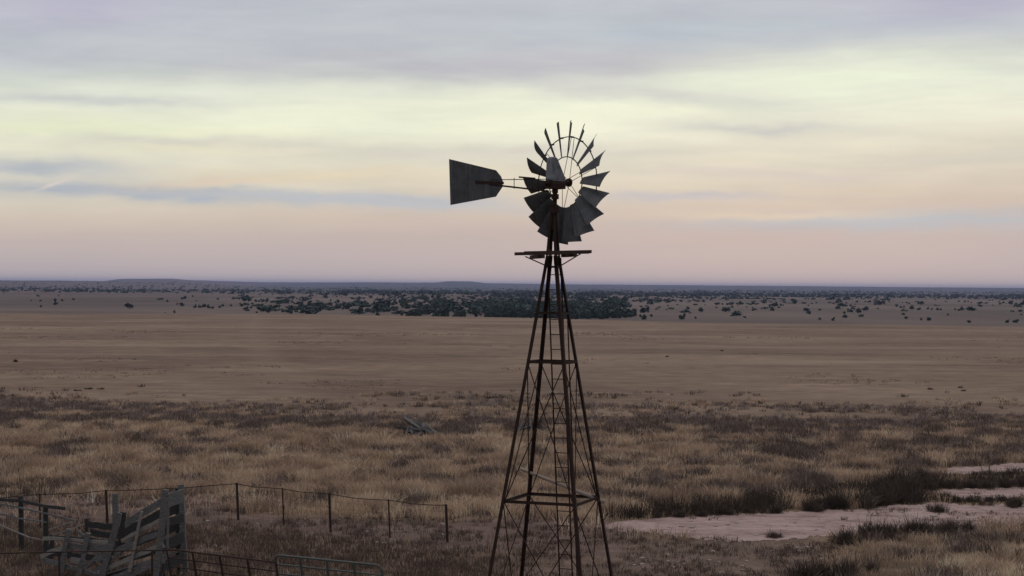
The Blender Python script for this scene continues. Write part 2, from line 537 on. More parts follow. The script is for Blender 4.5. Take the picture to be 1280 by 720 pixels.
PILES = [(gpt(523, 546), 1.05), (gpt(661, 541), .9)]
def plant_ground_cover():
    P = field(105000, 47, 145)
    x, d = P[:, 0], P[:, 1]
    px, py = px_of(x, d)
    soil = soil_mask_px(px, py)
    n1 = fbm(x / 6.5, d / 5.0, 51, 4); n2 = fbm(x / 1.15, d / 1.7, 52, 2); n3 = fbm(x / 16, d / 10, 53, 3)
    # amount of dark weeds from the layout of the place
    dark = .31 + .42 * (1 + .4 * (px < 640)) * sstep(95, 103, d + 14 * (n3 - .5)) + 1.0 * (n1 - .5) + 2.5 * (n2 - .5)
    dark += .24 * sstep(760, 1000, px) * (1 - sstep(655, 670, py))
    bank = np.interp(px, [700, 760, 900, 1000, 1100, 1280], [655, 652, 641, 637, 631, 627])
    bankw = np.interp(px, [560, 700, 900, 1050, 1280], [8, 9, 13, 20, 42])
    bk = sstep(-1.25, -.7, (py - bank) / bankw) * (py < bank + 3) * sstep(600, 800, px)
    dark += (.14 + .40 * sstep(1040, 1130, px)) * bk
    corral = sstep(644, 660, py + .012 * (px - 300)) * sstep(760, 640, px)
    brp = sstep(1000, 1120, px + 40 * (n3 - .5) + (py - 680) * 1.2) * sstep(662, 672, py)
    mid = sstep(672, 684, py) * sstep(640, 760, px) * (1 - brp)
    u = rng.uniform(0, 1, len(P))
    wash = in_wash(px, py, 1.2)
    edge = sstep(124, 103, d + 46 * (n3 - .5) + 16 * (n2 - .5)) ** 1.3 + .10 * (n1 > .62) * sstep(138, 118, d)
    piles = np.zeros(len(P), bool)
    for q, rr_ in PILES: piles |= ((x - q.x) ** 2 + ((d - q.y + .7) * .55) ** 2) < rr_ ** 2
    keep = (~wash) & ~piles & (u < edge) & (rng.uniform(0, 1, len(P)) > soil * .93)
    zone_near = (corral > .5) | (mid > .5)
    isdark = dark > .53 + .16 * rng.normal(0, 1, len(P))
    # straw
    s = keep & ~zone_near & ~isdark
    Ps = P[s]; k = len(Ps)
    t = np.clip(.9 * (n2[s] - .3) + .3 * rng.uniform(0, 1, k) + .2 * brp[s], 0, 1)
    C = lerp(STRAW2, STRAW, np.clip(t * 1.3, 0, 1)) * (1 + .10 * rng.normal(0, 1, (k, 1)))
    dome = fbm(Ps[:, 0] / 1.15, Ps[:, 1] / 1.3, 88, 2)
    hs = rng.uniform(.8, 1.15, k) * (.10 + .46 * sstep(.25, .75, dome))
    hs = hs * (1 - .30 * brp[s]) * (1 - .45 * sstep(92, 104, Ps[:, 1]))
    C = C * (1 - .45 * (brp[s] * sstep(1190, 1080, px[s] - (py[s] - 700) * 1.5)))[:, None]
    C = C * (.66 + .62 * sstep(.2, .8, fbm(Ps[:, 0] / .9, Ps[:, 1] / 1.0, 91, 2)))[:, None]
    tufts('dry_grass', Ps, hs, rng.uniform(.16, .38, k), 13, np.full(k, .022) * (Ps[:, 1] / 75), C,
          'pale straw coloured dry grass covering the rough ground behind the corrals', .95)
    # dark weeds
    s = keep & ~zone_near & isdark & (rng.uniform(0, 1, len(P)) < .9)
    Pd = P[s]; k = len(Pd)
    t = rng.uniform(0, 1, k)
    C = lerp(DARK, BROWN, t)
    far = sstep(96, 110, Pd[:, 1])
    g = (rng.uniform(0, 1, k) < .3 * far + .22)
    C = np.where(g[:, None], GREYB[None] * rng.uniform(.7, 1.2, (k, 1)), C)
    C = np.where((bk[s] > .3)[:, None], lerp(SAGE * .75, DARK, t), C)
    hd = rng.uniform(.22, .50, k) * (1 + .45 * bk[s] * (px[s] < 1150)) * np.where((px[s] > 1140) & (py[s] > 592) & (py[s] < 632), np.where(py[s] < 607, .5, np.where(py[s] < 615, .9, .45)), 1) * (1 - .3 * far)
    tufts('dark_weeds', Pd, hd, rng.uniform(.14, .34, k), 13, np.full(k, .024) * (Pd[:, 1] / 75), C,
          'dark brown and grey weeds in patches among the dry grass', .55, 'weeds')
    # corral weeds: short reddish brown
    s = keep & zone_near & (n2 > .24)
    Pc = P[s]; k = len(Pc)
    Pc = np.concatenate([Pc, Pc + rng.normal(0, .35, Pc.shape)]); k = len(Pc)
    C = lerp(DARK, RED, rng.uniform(0.1, 1, k) ** 1.2)
    g = rng.uniform(0, 1, k) < .12
    C = np.where(g[:, None], STRAW2[None] * .8, C)
    hm = rng.uniform(.10, .30, k) * np.where(Pc[:, 0] > .8, .6, 1.0)
    tufts('corral_weeds', Pc, hm, rng.uniform(.10, .28, k), 10, np.full(k, .018), C,
          'short reddish brown weeds on the trampled ground of the corral', .6, 'weeds')
    # small weeds scattered over soil and the edges of the sand
    Pz = field(15000, 48, 84); px, py = px_of(Pz[:, 0], Pz[:, 1])
    w0 = in_wash(px, py, 3.0); w1 = in_wash(px, py, -2.0)
    n2 = fbm(Pz[:, 0] / 1.6, Pz[:, 1] / 1.6, 58, 3)
    s = ((w0 & ~w1) & (n2 > .5)) | ((soil_mask_px(px, py) > .4) & (n2 > .46) & ~w0) | (w1 & (n2 > .63) & (rng.uniform(0, 1, len(Pz)) < .6))
    Pz = Pz[s]; k = len(Pz)
    C = lerp(DARK, RED * .9, rng.uniform(0, 1, k))
    tufts('bare_ground_weeds', Pz, rng.uniform(.08, .24, k), rng.uniform(.08, .22, k), 10, np.full(k, .018), C,
          'tiny dark weeds dotted over bare soil and the edges of the sand', .7, 'weeds')
    # sparse tussocks on the near part of the grazed field
    Pf = field(9000, 112, 300); k = len(Pf)
    keepf = fbm(Pf[:, 0] / 14, Pf[:, 1] / 14, 61, 3) > .62 + .06 * sstep(130, 160, Pf[:, 1])
    Pf = Pf[keepf]; k = len(Pf)
    C = lerp(np.array([.17, .125, .10]), np.array([.27, .205, .16]), rng.uniform(0, 1, k))
    tufts('field_tussocks', Pf, rng.uniform(.08, .22, k), rng.uniform(.15, .5, k), 9, np.full(k, .05), C,
          'low thin tussocks dotted over the smooth grazed field', .9, 'grass')

plant_ground_cover()

# ------------------------------------------------------------------ windmill
WM = Vector((0.80, 35.0, 0.0)); WM.z = hz(WM.x, WM.y)
AL = R(24.5)
DIRS = {'front': Vector((math.sin(AL), -math.cos(AL), 0)), 'right': Vector((math.cos(AL), math.sin(AL), 0)),
        'back': Vector((-math.sin(AL), math.cos(AL), 0)), 'left': Vector((-math.cos(AL), -math.sin(AL), 0))}
ORDER = ['front', 'right', 'back', 'left']
def dleg(z): return .02 * max(0, 3.7 - z) + .155 + (.184 if z < 8.5 else .095) * (8.5 - z)
def legp(nm, z, k=1.0): return Vector((WM.x, WM.y, z)) + DIRS[nm] * dleg(z) * k

def windmill():
    t = thing('windmill', WM, 'tall rusty lattice water pumping windmill with a bladed wheel and tail vane', 'windmill')
    for i, nm in enumerate(ORDER):
        mb = MB()
        inn = -DIRS[nm]
        nx = DIRS[ORDER[(i + 1) % 4]]
        xv = (inn + nx).normalized()          # along one face
        mb.angle(legp(nm, -.05), legp(nm, 8.5), .066, .012, xv)
        mb.angle(legp(nm, 8.5), legp(nm, 9.5), .05, .010, xv)
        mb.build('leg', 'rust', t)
    # girts
    for z, w in ((.95, .06), (3.68, .06), (6.38, .055), (7.34, .045), (8.25, .03)):
        mb = MB()
        for i in range(4):
            a = legp(ORDER[i], z); b = legp(ORDER[(i + 1) % 4], z)
            mid = (a + b) / 2 - Vector((WM.x, WM.y, z)); mid.normalize()
            dz = Vector((0, 0, .004 * i))
            mb.angle(a + dz, b + dz, w, .008, -mid)
        mb.build('girt', 'rust', t)
    # rod braces, one part per bay face
    for z0, z1 in ((.95, 3.68), (3.68, 6.38)):
        for i in range(4):
            mb = MB()
            a, b = ORDER[i], ORDER[(i + 1) % 4]
            mb.tube(legp(a, z0, .985), legp(b, z1, .985), .011, 6)
            mb.tube(legp(a, z1, .965), legp(b, z0, .965), .011, 6)
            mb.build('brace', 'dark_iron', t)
    # ladder on the back right face
    lad = MB()
    fdir = (DIRS['right'] + DIRS['back']).normalized(); tdir = (DIRS['right'] - DIRS['back']).normalized()
    def lp(z, s): return Vector((WM.x, WM.y, z)) + fdir * (dleg(z) / math.sqrt(2) - .05) + tdir * .135 * s
    for s in (-1, 1):
        lad.beam(lp(.3, s), lp(8.45, s), .028, .012, tdir)
    lo = lad.build('ladder', 'dark_iron', t)
    z = .45
    while z < 8.4:
        rg = MB(); rg.tube(lp(z, -1), lp(z, 1), .009, 6); z += .295
        rg.build('rung', 'dark_iron', lo)
    pp_ = MB(); pp_.tube(lp(.3, 1.75), lp(7.3, 1.75), .013, 8); pp_.build('pump_pipe', 'dark_iron', t)
    # platform: heavy boards across the tower, a little askew
    pl = MB()
    c = Vector((WM.x, WM.y, 8.55))
    a1 = Vector((math.cos(R(12)), math.sin(R(12)), .030)).normalized()
    a2 = Vector((-a1.y, a1.x, 0)).normalized()
    for s, L0, L1, dz in ((-.42, -.83, .36, -.012), (-.23, -.62, .70, .006), (.23, -.50, .82, .010), (.41, -.36, .83, .002)):
        pl.plank(c + a2 * s + a1 * L0 + Vector((0, 0, dz)), c + a2 * s + a1 * L1 + Vector((0, 0, dz)), .16, .06, a2, 5, .006)
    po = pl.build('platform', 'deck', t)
    sb = MB()
    for s in (-.32, .32):
        sb.beam(c + a1 * s - a2 * .52 + Vector((0, 0, -.064 + .03 * s)), c + a1 * s + a2 * .52 + Vector((0, 0, -.064 + .03 * s)), .07, .07)
    sb.build('joist', 'deck', po)
    for nm, e in (('left', -1), ('right', 1), ('front', 0), ('back', 0)):
        s2 = MB()
        if e: q = c + a1 * e * .56 + Vector((0, 0, -.045 + .0168 * e))
        else: q = c + a2 * (.5 if nm == 'back' else -.5) + Vector((0, 0, -.09))
        s2.tube(q, legp(nm, 8.31), .012, 6)
        s2.build('strut', 'dark_iron', po)
    # head
    PHI = R(52)
    ax = Vector((math.sin(PHI), math.cos(PHI), 0)); e1 = Vector((math.cos(PHI), -math.sin(PHI), 0)); e2 = Vector((0, 0, 1))
    top = Vector((WM.x + .03, WM.y, 0))
    HUBZ = 9.94
    mp = MB()
    mp.tube(top + Vector((-.015, 0, 9.0)), top + Vector((0, 0, 9.78)), .045, 10)
    mp.tube(top + Vector((0, 0, 9.33)), top + Vector((0, 0, 9.42)), .085, 10)
    mp.tube(top + Vector((0, 0, 9.60)), top + Vector((0, 0, 9.70)), .075, 10)
    mp.build('mast_pipe', 'dark_iron', t)
    gb = MB()
    g0 = top + Vector((0, 0, HUBZ - .06))
    gb.prism([(-.10, -.09), (.10, -.09), (.12, -.02), (.12, .08), (-.12, .08), (-.12, -.02)], g0 - ax * .16, g0 + ax * .17, e1)
    gb.tube(g0 + Vector((0, 0, -.16)), g0 + Vector((0, 0, -.06)), .06, 10)
    gb.tube(g0 + ax * .15 + Vector((0, 0, .05)), g0 + ax * .36 + Vector((0, 0, .05)), .045, 10)
    gb.tube(g0 - ax * .28 + Vector((0, 0, .02)), g0 - ax * .14 + Vector((0, 0, .02)), .05, 8)
    gbo = gb.build('gearbox', 'dark_iron', t)
    hd = MB()
    hb = top + Vector((0, 0, HUBZ + .03)) + ax * .01
    def rect(c, a, b): return [c + ax * x * a + e1 * y * b for x, y in ((-1, -1), (1, -1), (1, 1), (-1, 1))]
    rings = [rect(hb - Vector((0, 0, .02)), .16, .11), rect(hb + Vector((0, 0, .04)), .16, .11), rect(hb + Vector((0, 0, .36)) - ax * .075, .085, .085),
             rect(hb + Vector((0, 0, .43)) - ax * .085, .07, .07), rect(hb + Vector((0, 0, .455)) - ax * .085, .04, .04)]
    vs = [v for r_ in rings for v in r_]
    fs = [(4 * k + i, 4 * k + (i + 1) % 4, 4 * k + 4 + (i + 1) % 4, 4 * k + 4 + i) for k in range(4) for i in range(4)] + [(3, 2, 1, 0), (16, 17, 18, 19)]
    hd.add(vs, fs)
    hd.build('hood', 'galv_hood', gbo)
    # wheel
    wc = top + ax * .275 + Vector((0, 0, HUBZ))
    Rw = 1.215
    ring_pts = []
    for rr, rad in ((.415 * Rw, .011), (.74 * Rw, .011)):
        n = 54
        off = ax * (.03 if rr > .6 else -.01)
        pts = [wc + off + (e1 * math.cos(2 * math.pi * k / n) + e2 * math.sin(2 * math.pi * k / n)) * rr for k in range(n + 1)]
        ring_pts.append((pts, rad))
    hb_ = MB()
    hb_.tube(wc - ax * .10, wc + ax * .10, .06, 12)
    hb_.tube(wc + ax * .06, wc + ax * .10, .085, 12)
    hb_.tube(wc - ax * .10, wc - ax * .06, .08, 12)
    who = hb_.build('wheel', 'dark_iron', t)
    for pts, rad in ring_pts:
        wr = MB(); wr.path(pts, rad, 6); wr.build('ring', 'dark_iron', who)
    for k in range(6):
        th = 2 * math.pi * (k + .32) / 6
        sp = MB()
        for dth, o in ((-.045, .085), (.045, -.085)):
            d0 = e1 * math.cos(th) + e2 * math.sin(th); d1 = e1 * math.cos(th + dth) + e2 * math.sin(th + dth)
            sp.tube(wc + d0 * .05 + ax * o, wc + d1 * .74 * Rw + ax * .03, .006, 5)
        sp.build('spoke', 'dark_iron', who)
    P = R(36.5)
    for k in range(18):
        th = 2 * math.pi * k / 18
        rad = e1 * math.cos(th) + e2 * math.sin(th)
        tg = -e1 * math.sin(th) + e2 * math.cos(th)
        pp = P + random.uniform(-.03, .03)
        ch = tg * math.cos(pp) + ax * math.sin(pp); nr = ax * math.cos(pp) - tg * math.sin(pp)
        bl = MB(); ns, nc = 6, 7; vs = []
        for side in (0, 1):
            for i in range(ns + 1):
                u = i / ns; r_ = (.415 + (1.0 - .415) * u) * Rw
                cw = .165 + (.40 - .165) * u
                for j in range(nc + 1):
                    w = j / nc - .5
                    camb = -.30 * cw * (.25 - w * w)
                    tipcut = -.030 * u * (.5 - w)
                    vs.append(wc + rad * (r_ + tipcut) + ch * cw * w + nr * (camb + side * .004 - .03))
        m_ = (ns + 1) * (nc + 1); fs = []
        for i in range(ns):
            for j in range(nc):
                q = (i * (nc + 1) + j, i * (nc + 1) + j + 1, (i + 1) * (nc + 1) + j + 1, (i + 1) * (nc + 1) + j)
                fs.append(q); fs.append(tuple(m_ + x for x in reversed(q)))
        rim = [j for j in range(nc + 1)] + [i * (nc + 1) + nc for i in range(1, ns + 1)] + [ns * (nc + 1) + j for j in range(nc - 1, -1, -1)] + [i * (nc + 1) for i in range(ns - 1, 0, -1)]
        for a, b in zip(rim, rim[1:] + rim[:1]): fs.append((b, a, m_ + a, m_ + b))
        bl.add(vs, fs)
        bl.tube(wc + rad * .74 * Rw - nr * .03 + ch * .03, wc + rad * .74 * Rw + nr * .05 + ch * .03, .018, 6)
        bl.build('blade', 'galv', who, smooth=False)
    # tail
    def tp(L, z): return top - ax * L + Vector((0, 0, z))
    bm_ = MB()
    bm_.tube(tp(.16, HUBZ - .19), tp(1.62, HUBZ - .115), .017, 8)
    bm_.tube(tp(.10, HUBZ + .05), tp(1.62, HUBZ - .03), .008, 6)
    bm_.beam(tp(.50, HUBZ + .045), tp(.90, HUBZ + .055), .03, .02)
    for L in (.42, .56, 1.02):
        bm_.tube(tp(L, HUBZ - .175), tp(L, HUBZ + .035), .008, 6)
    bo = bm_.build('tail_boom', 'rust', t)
    va = MB()
    outline = [(1.30, -.03), (1.30, -.15), (1.46, -.345), (2.53, -.540), (2.57, .320), (1.46, .16), (1.34, .05)]
    n = len(outline); vs = []
    for s in (-1, 1):
        vs += [tp(L, HUBZ + zz) + e1 * .0025 * s for L, zz in outline]
    fs = [tuple(range(n)), tuple(reversed(range(n, 2 * n)))] + [((i + 1) % n, i, n + i, n + (i + 1) % n) for i in range(n)]
    va.add(vs, fs)
    vo = va.build('tail_vane', 'galv', t)
    st = MB()
    st.beam(tp(1.28, HUBZ - .075), tp(1.95, HUBZ - .085), .05, .03, (0, 0, 1))
    st.build('stiffener', 'dark_iron', vo)
    return t
windmill()

# loose pole caught in the tower
def loose_pole():
    a = at(651, 586, 35.95); b = at(756, 627.5, 35.42)
    mb = MB(); mb.tube(a, b, .034, 8, .042)
    o = mb.build('wooden_pole', 'brownpole', origin=a)
    tag(o, 'thin pale wooden pole lying slanted across the windmill tower girts', 'pole')
loose_pole()

# ------------------------------------------------------------------ fences, gates, chute
def post_top(px, py, Y):
    return at(px, py, Y)

def wire_fence():
    posts = [(-60, 626, 668), (49, 618, 660), (132.5, 613.3, 656), (296, 604.6, 649.5), (353, 611, 656), (411.5, 617.5, 664.5), (485.6, 625.3, 671.5), (557.5, 631.5, 676.5)]
    bases = [gpt(p[0] + 2, p[2]) for p in posts]
    tops = [at(p[0], p[1], b.y) for p, b in zip(posts, bases)]
    t = thing('wire_fence', bases[3], 'long woven wire fence on thin dark posts turning a corner behind the corral', 'fence')
    for k, (a, b) in enumerate(zip(bases, tops)):
        mb = MB(); rr = .045 if k in (2, 3, 5, 7) else .028
        mb.tube(a - Vector((0, 0, .1)), b + Vector((0, 0, .03)), rr, 8, rr * .92)
        mb.build('post', 'post', t)
    mb = MB()
    for k in range(len(posts) - 1):
        seg = 5; pr = None
        for i in range(seg + 1):
            u = i / seg; p = tops[k].lerp(tops[k + 1], u); p.z -= .05 * 4 * u * (1 - u) * random.uniform(.3, 1) 
            if pr is not None: mb.tube(pr, p, .013, 6)
            pr = p
    mb.build('top_wire', 'post', t)
    mesh = MB()
    for k in range(len(posts) - 1):
        L = (tops[k + 1] - tops[k]).length
        for j in range(1, 6):
            u = j / 6.2
            mesh.tube(bases[k].lerp(tops[k], u), bases[k + 1].lerp(tops[k + 1], u), .0025, 4)
        n = int(L / .22)
        for i in range(1, n):
            u = i / n
            a = bases[k].lerp(bases[k + 1], u); b = tops[k].lerp(tops[k + 1], u); b.z -= .03
            mesh.tube(a, b, .0025, 4)
    mesh.build('woven_wire', 'wire', t)
wire_fence()

def corral_fence():
    B = [gpt(-40, 680), gpt(27, 688), gpt(58, 697)]
    T = [at(-42, 612, B[0].y), at(26, 620, B[1].y), at(57, 632, B[2].y)]
    t = thing('corral_fence', B[1], 'old wooden corral fence with dark posts and thin sagging rails left of the chute', 'fence')
    for a, b in zip(B, T):
        mb = MB(); mb.tube(a - Vector((0, 0, .1)), b, .085, 9, .07); mb.build('post', 'darkwood', t)
    e = at(81, 635.5, B[2].y - .6)
    for pts, mat, w in (((T[0], at(0, 624.5, B[0].y - .6), at(26, 626, B[1].y - .1), at(57, 633, B[2].y - .1), e), 'darkwood', .09),
                        ((at(-40, 622, B[0].y - .15), at(24, 634.5, B[1].y - .15), at(58, 642, B[2].y - .15), at(92, 650.5, B[2].y - .5)), 'greywood', .045),
                        ((at(-40, 632, B[0].y - .15), at(24, 648, B[1].y - .15), at(58, 653, B[2].y - .15)), 'greywood', .04)):
        mb = MB()
        for a, b in zip(pts[:-1], pts[1:]): mb.beam(a, b, w, .045)
        mb.build('rail', mat, t)
    m2 = MB()
    for i in range(1, 26):
        u = i / 26
        m2.tube(B[0].lerp(B[1], u), T[0].lerp(T[1], u), .0025, 4)
        if i % 2: m2.tube(B[1].lerp(B[2], u), T[1].lerp(T[2], u), .0025, 4)
    m2.build('woven_wire', 'wire', t)
    # fallen rail in front of it
    a, b, c = at(-8, 653, 52.6), at(36, 671.5, 51.6), at(57, 676, 51.5)
    mb = MB(); mb.beam(a, b, .035, .03); mb.beam(b, c, .034, .029)
    o = mb.build('fallen_rail', 'greywood2', origin=a)
    tag(o, 'pale loose rail hanging slanted in front of the corral fence posts', 'rail')
    # short post with two slanted wires by the chute
    q = gpt(109, 684)
    s = thing('short_post', q, 'short dark post holding two slanted wires behind the chute', 'post')
    mb = MB(); mb.tube(q - Vector((0, 0, .1)), at(108, 648, q.y), .07, 8, .06); mb.build('post_body', 'darkwood', s)
    mb = MB()
    mb.tube(at(60, 662.5, q.y - .7), at(97, 649.5, q.y - .1), .012, 5); mb.tube(at(60, 671, q.y - .7), at(106, 655, q.y - .08), .012, 5)
    mb.build('wires', 'greywood2', s)
    q = gpt(145, 657)
    mb = MB(); mb.tube(q - Vector((0, 0, .1)), at(144, 617, q.y), .12, 9, .10)
    o = mb.build('gate_post', 'greywood', origin=q)
    tag(o, 'thick grey wooden post standing just inside the wire fence', 'post')
corral_fence()

def near_fence():
    D = 44.9
    tops = [at(-60, 693, D + .3), at(74, 690, D), at(190, 688, D - .1), at(216, 687.5, D - .1)]
    b0 = Vector((tops[1].x, tops[1].y, hz(tops[1].x, tops[1].y)))
    t = thing('pipe_fence', b0, 'thin dark pipe rail fence passing in front of the wooden chute', 'fence')
    for p in tops[:3]:
        mb = MB(); mb.tube((p.x + .02, p.y, hz(p.x, p.y) - .1), p, .026, 8); mb.build('post', 'post', t)
    mb = MB(); mb.path(tops, .017, 8); mb.build('top_rail', 'post', t)
    mb = MB()
    for a, b in zip(tops[:2], tops[1:3]):
        for u in (.3, .62): mb.tube((a.x, a.y, a.z * u), (b.x, b.y, b.z * u), .006, 5)
    mb.build('wires', 'wire', t)
near_fence()

def tube_gate(name, tl, tr, un, nbar, nver, mat, label, r=.022, height_=1.22, rounded=False):
    o = tl.copy(); h = (tr - tl); L = h.length; h.normalize()
    up_ = Vector(un); up_ = (up_ - h * up_.dot(h)).normalized()
    base = tl - up_ * height_; base.z = hz(base.x, base.y)
    t = thing(name, base, label, 'gate')
    P = lambda u, v: tl + h * (u * L) - up_ * (v * height_)
    fr = MB(); rc = .16 if rounded else .02
    pts = []
    for cu, cv, a0 in ((rc, rc, 180), (L - rc, rc, 270), (L - rc, height_ - rc, 0), (rc, height_ - rc, 90)):
        for k in range(7):
            a = R(a0 + 90 * k / 6)
            pts.append(tl + h * (cu + rc * math.cos(a)) - up_ * (cv + rc * math.sin(a)))
    pts.append(pts[0])
    fr.path(pts, r, 8); fr.build('frame', mat, t)
    for j in range(1, nbar):
        mb = MB(); v = j / nbar; mb.tube(P(.012, v), P(.988, v), r * .82, 8); mb.build('bar', mat, t)
    for i in range(1, nver + 1):
        mb = MB(); u = i / (nver + 1)
        n = h.cross(up_)
        mb.beam(P(u, .015) + n * r, P(u, .985) + n * r, .065, .012, h); mb.build('upright', mat, t)
    return t
U = (-.36, -.12, 1.0)
tube_gate('tube_gate', at(208, 686, 45.6), at(345, 703, 43.9), U, 5, 3, 'gate_brown', 'rusty brown pipe gate next to the wooden chute', .022, 1.2)
tube_gate('tube_gate', at(343, 693.5, 44.7), at(477, 707, 43.4), U, 5, 3, 'gate_green', 'faded green tube gate with rounded corners', .028, 1.25, True)

def chute():
    D0 = 47.0
    end_n = at(205, 722, 46.9); base = Vector((end_n.x - 1.5, 47.6, 0)); base.z = hz(base.x, base.y)
    t = thing('loading_chute', base, 'collapsing grey wooden cattle loading chute with a ramp and slatted sides', 'chute')
    def near(px, py): return at(px, py, 46.9 + (205 - px) * .0075)
    def far(px, py): return at(px, py, 48.2 + (229 - px) * .0075)
    # end frame
    def post(p0, p1, w, mat='greywood', lab=None):
        mb = MB(); mb.plank(p0, p1, w, w * .75, (1, 0, 0), 8, .01); return mb.build('post', mat, t)
    post(near(193, 745), near(207, 612), .165)
    post(far(233.5, 738), far(226, 606), .15)
    post(far(224, 738), far(221, 610), .09, 'darkwood')
    post(near(209, 700), near(210, 618), .06, 'greywood')
    # boards between the two end posts
    for y0, y1, w in ((627, 619, .36), (655, 646, .22), (681, 670, .30), (706, 696, .30), (731, 722, .25)):
        mb = MB(); mb.plank(near(202, y0 + 2) + Vector((0, .1, 0)), far(230, y1) + Vector((0, -.12, 0)), w, .04, (0, 0, 1), 6, .014)
        mb.build('end_board', 'darkwood' if y0 > 640 else 'greywood', t)
    # near side boards: ramp part rising to the right
    for a, b, w, mat in (((120, 700), (205, 664), .15, 'greywood'), ((122, 716), (205, 681), .13, 'greywood2'), ((120, 733), (205, 698), .22, 'greywood'),
                         ((128, 750), (203, 718), .17, 'darkwood'), ((134, 708), (171, 664), .075, 'greywood'), ((152, 676), (204, 648), .10, 'greywood2')):
        mb = MB(); mb.plank(near(*a), near(*b), w, .035, (0, 0, 1), 8, .014); mb.build('side_board', mat, t)
    # far side boards
    for a, b, w, mat in (((150, 659), (227, 613), .19, 'greywood'), ((158, 661), (222, 629), .10, 'darkwood'), ((150, 668), (227, 634), .20, 'darkwood'),
                         ((140, 690), (228, 655), .22, 'darkwood'), ((150, 701), (229, 677), .2, 'darkwood')):
        mb = MB(); mb.plank(far(*a), far(*b), w, .035, (0, 0, 1), 8, .014); mb.build('side_board', mat, t)
    # low level part at the left
    for a, b, w, mat, fn in (((54, 673), (142, 679), .085, 'greywood2', near), ((80, 681), (141, 686), .17, 'greywood', near),
                             ((51, 696), (86, 683), .13, 'greywood2', near), ((53, 700), (132, 723), .13, 'greywood', near),
                             ((62, 672), (150, 679), .15, 'darkwood', far), ((60, 690), (140, 700), .18, 'darkwood', far),
                             ((110, 655), (150, 660), .17, 'darkwood', far), ((112, 665), (152, 670), .17, 'darkwood', far), ((96, 664), (138, 688), .09, 'greywood', far), ((104, 700), (128, 676), .09, 'greywood2', far)):
        mb = MB(); mb.plank(fn(*a), fn(*b), w, .035, (0, 0, 1), 7, .016); mb.build('side_board', mat, t)
    # leaning uprights
    for a, b, w, mat, fn in (((125, 730), (150, 640), .17, 'greywood', near), ((163, 714), (178, 638.5), .075, 'greywood2', near),
                             ((98, 722), (111, 666), .13, 'greywood', near), ((78, 716), (87, 661), .12, 'greywood', near),
                             ((150, 690), (154, 640), .16, 'darkwood', far), ((64, 700), (66, 672), .12, 'darkwood', far)):
        p, q = fn(*a), fn(*b)
        if fn is near: p.y -= .09; q.y -= .09
        mb = MB(); mb.plank(p, q, w, .09, (1, 0, 0), 7, .012); mb.build('post', mat, t)
    # ramp floor with cleats, broken at the low end
    fl = MB()
    for k in range(11):
        u = k / 10
        px = 118 + 84 * u; py = 724 - 26 * u
        fl.plank(near(px, py) + Vector((0, .08, 0)), far(px + 24, py - 10) + Vector((0, -.08, 0)), .20, .04, (1, 0, .3), 4, .012)
    fl.build('ramp_floor', 'darkwood', t)
    return t
chute()
def fallen_boards():
    for k, (a, b, w, lab) in enumerate((((88, 700), (106, 702), .17, 'pale broken board end lying loose inside the low end of the chute'),
                                        ((104, 712), (126, 691), .11, 'grey board leaning slantwise inside the low end of the chute'),
                                        ((112, 718), (132, 703), .10, 'short grey board propped beside the slanted board inside the chute'))):
        p, q = at(*a, 48.2), at(*b, 48.3)
        mb = MB(); mb.plank(p, q, w, .05, (0, .3, 1), 5, .012)
        o = mb.build('fallen_board', 'greywood2' if k == 0 else 'greywood', origin=p)
        tag(o, lab, 'board')
fallen_boards()

# wood piles out in the rough grass
def wood_pile(px, py, w, hgt, n, label, mats, lean, seed):
    rnd = random.Random(seed)
    c = gpt(px, py)
    t = thing('wood_pile', c, label, 'wood pile')
    apex = c + Vector((-.06 * w * (1 if lean > 0 else -1), 0, 0))
    for k in range(n):
        a = rnd.uniform(-1, 1) + .25 * lean          # foot of the board along the heap
        foot = c + Vector((a * w * .46, rnd.uniform(-.65, .45), rnd.uniform(.0, .12)))
        tip = apex + Vector((rnd.gauss(0, .34) * w * .5, rnd.uniform(-.3, .3), hgt * rnd.uniform(.35, 1.0)))
        if k % 2 == 0: tip.z *= .5; tip.x -= a * w * .3
        p0 = foot; p1 = tip + (tip - foot) * rnd.uniform(-.25, .22)
        mb = MB(); random.seed(seed + k)
        mb.plank(p0, p1, rnd.uniform(.06, .15), .05, (0, .4, 1), 4, .012)
        mb.build('board', mats[k % len(mats)], t)
    random.seed(seed * 31)
wood_pile(523, 546, 2.5, .95, 38, 'heap of weathered grey boards in the grass left of the windmill', ['greywood', 'greywood2', 'darkwood', 'greywood'], .8, 5)
wood_pile(661, 541, 2.0, .85, 26, 'dark heap of old wood seen through the windmill legs', ['darkwood', 'greywood', 'darkwood'], -.3, 9)

# ------------------------------------------------------------------ shrubs and stones
def leaf_cloud(n, rx, ry, rz, leaf, seed, lumps=6, flat=.0):
    r_ = np.random.default_rng(seed)
    cs = r_.normal(0, .42, (lumps, 3)); cs[:, 2] = np.abs(cs[:, 2]) * .9 + .15
    rad = r_.uniform(.32, .62, lumps)
    k = r_.integers(0, lumps, n)
    d = r_.normal(0, 1, (n, 3)); d /= np.linalg.norm(d, axis=1)[:, None]
    P = cs[k] + d * (rad[k] * r_.uniform(.45, 1.05, n) ** .6)[:, None]
    P[:, 2] = np.abs(P[:, 2])
    P *= np.array([rx, ry, rz])
    a = r_.normal(0, 1, (n, 3)); a /= np.linalg.norm(a, axis=1)[:, None]
    b = r_.normal(0, 1, (n, 3)); b -= a * (a * b).sum(1)[:, None]; b /= np.linalg.norm(b, axis=1)[:, None]
    s = leaf * r_.uniform(.5, 1.4, n)[:, None]
    Q = np.stack([P - a * s, P + b * s * .6, P + a * s, P - b * s * .6], 1).reshape(-1, 3)
    return Q
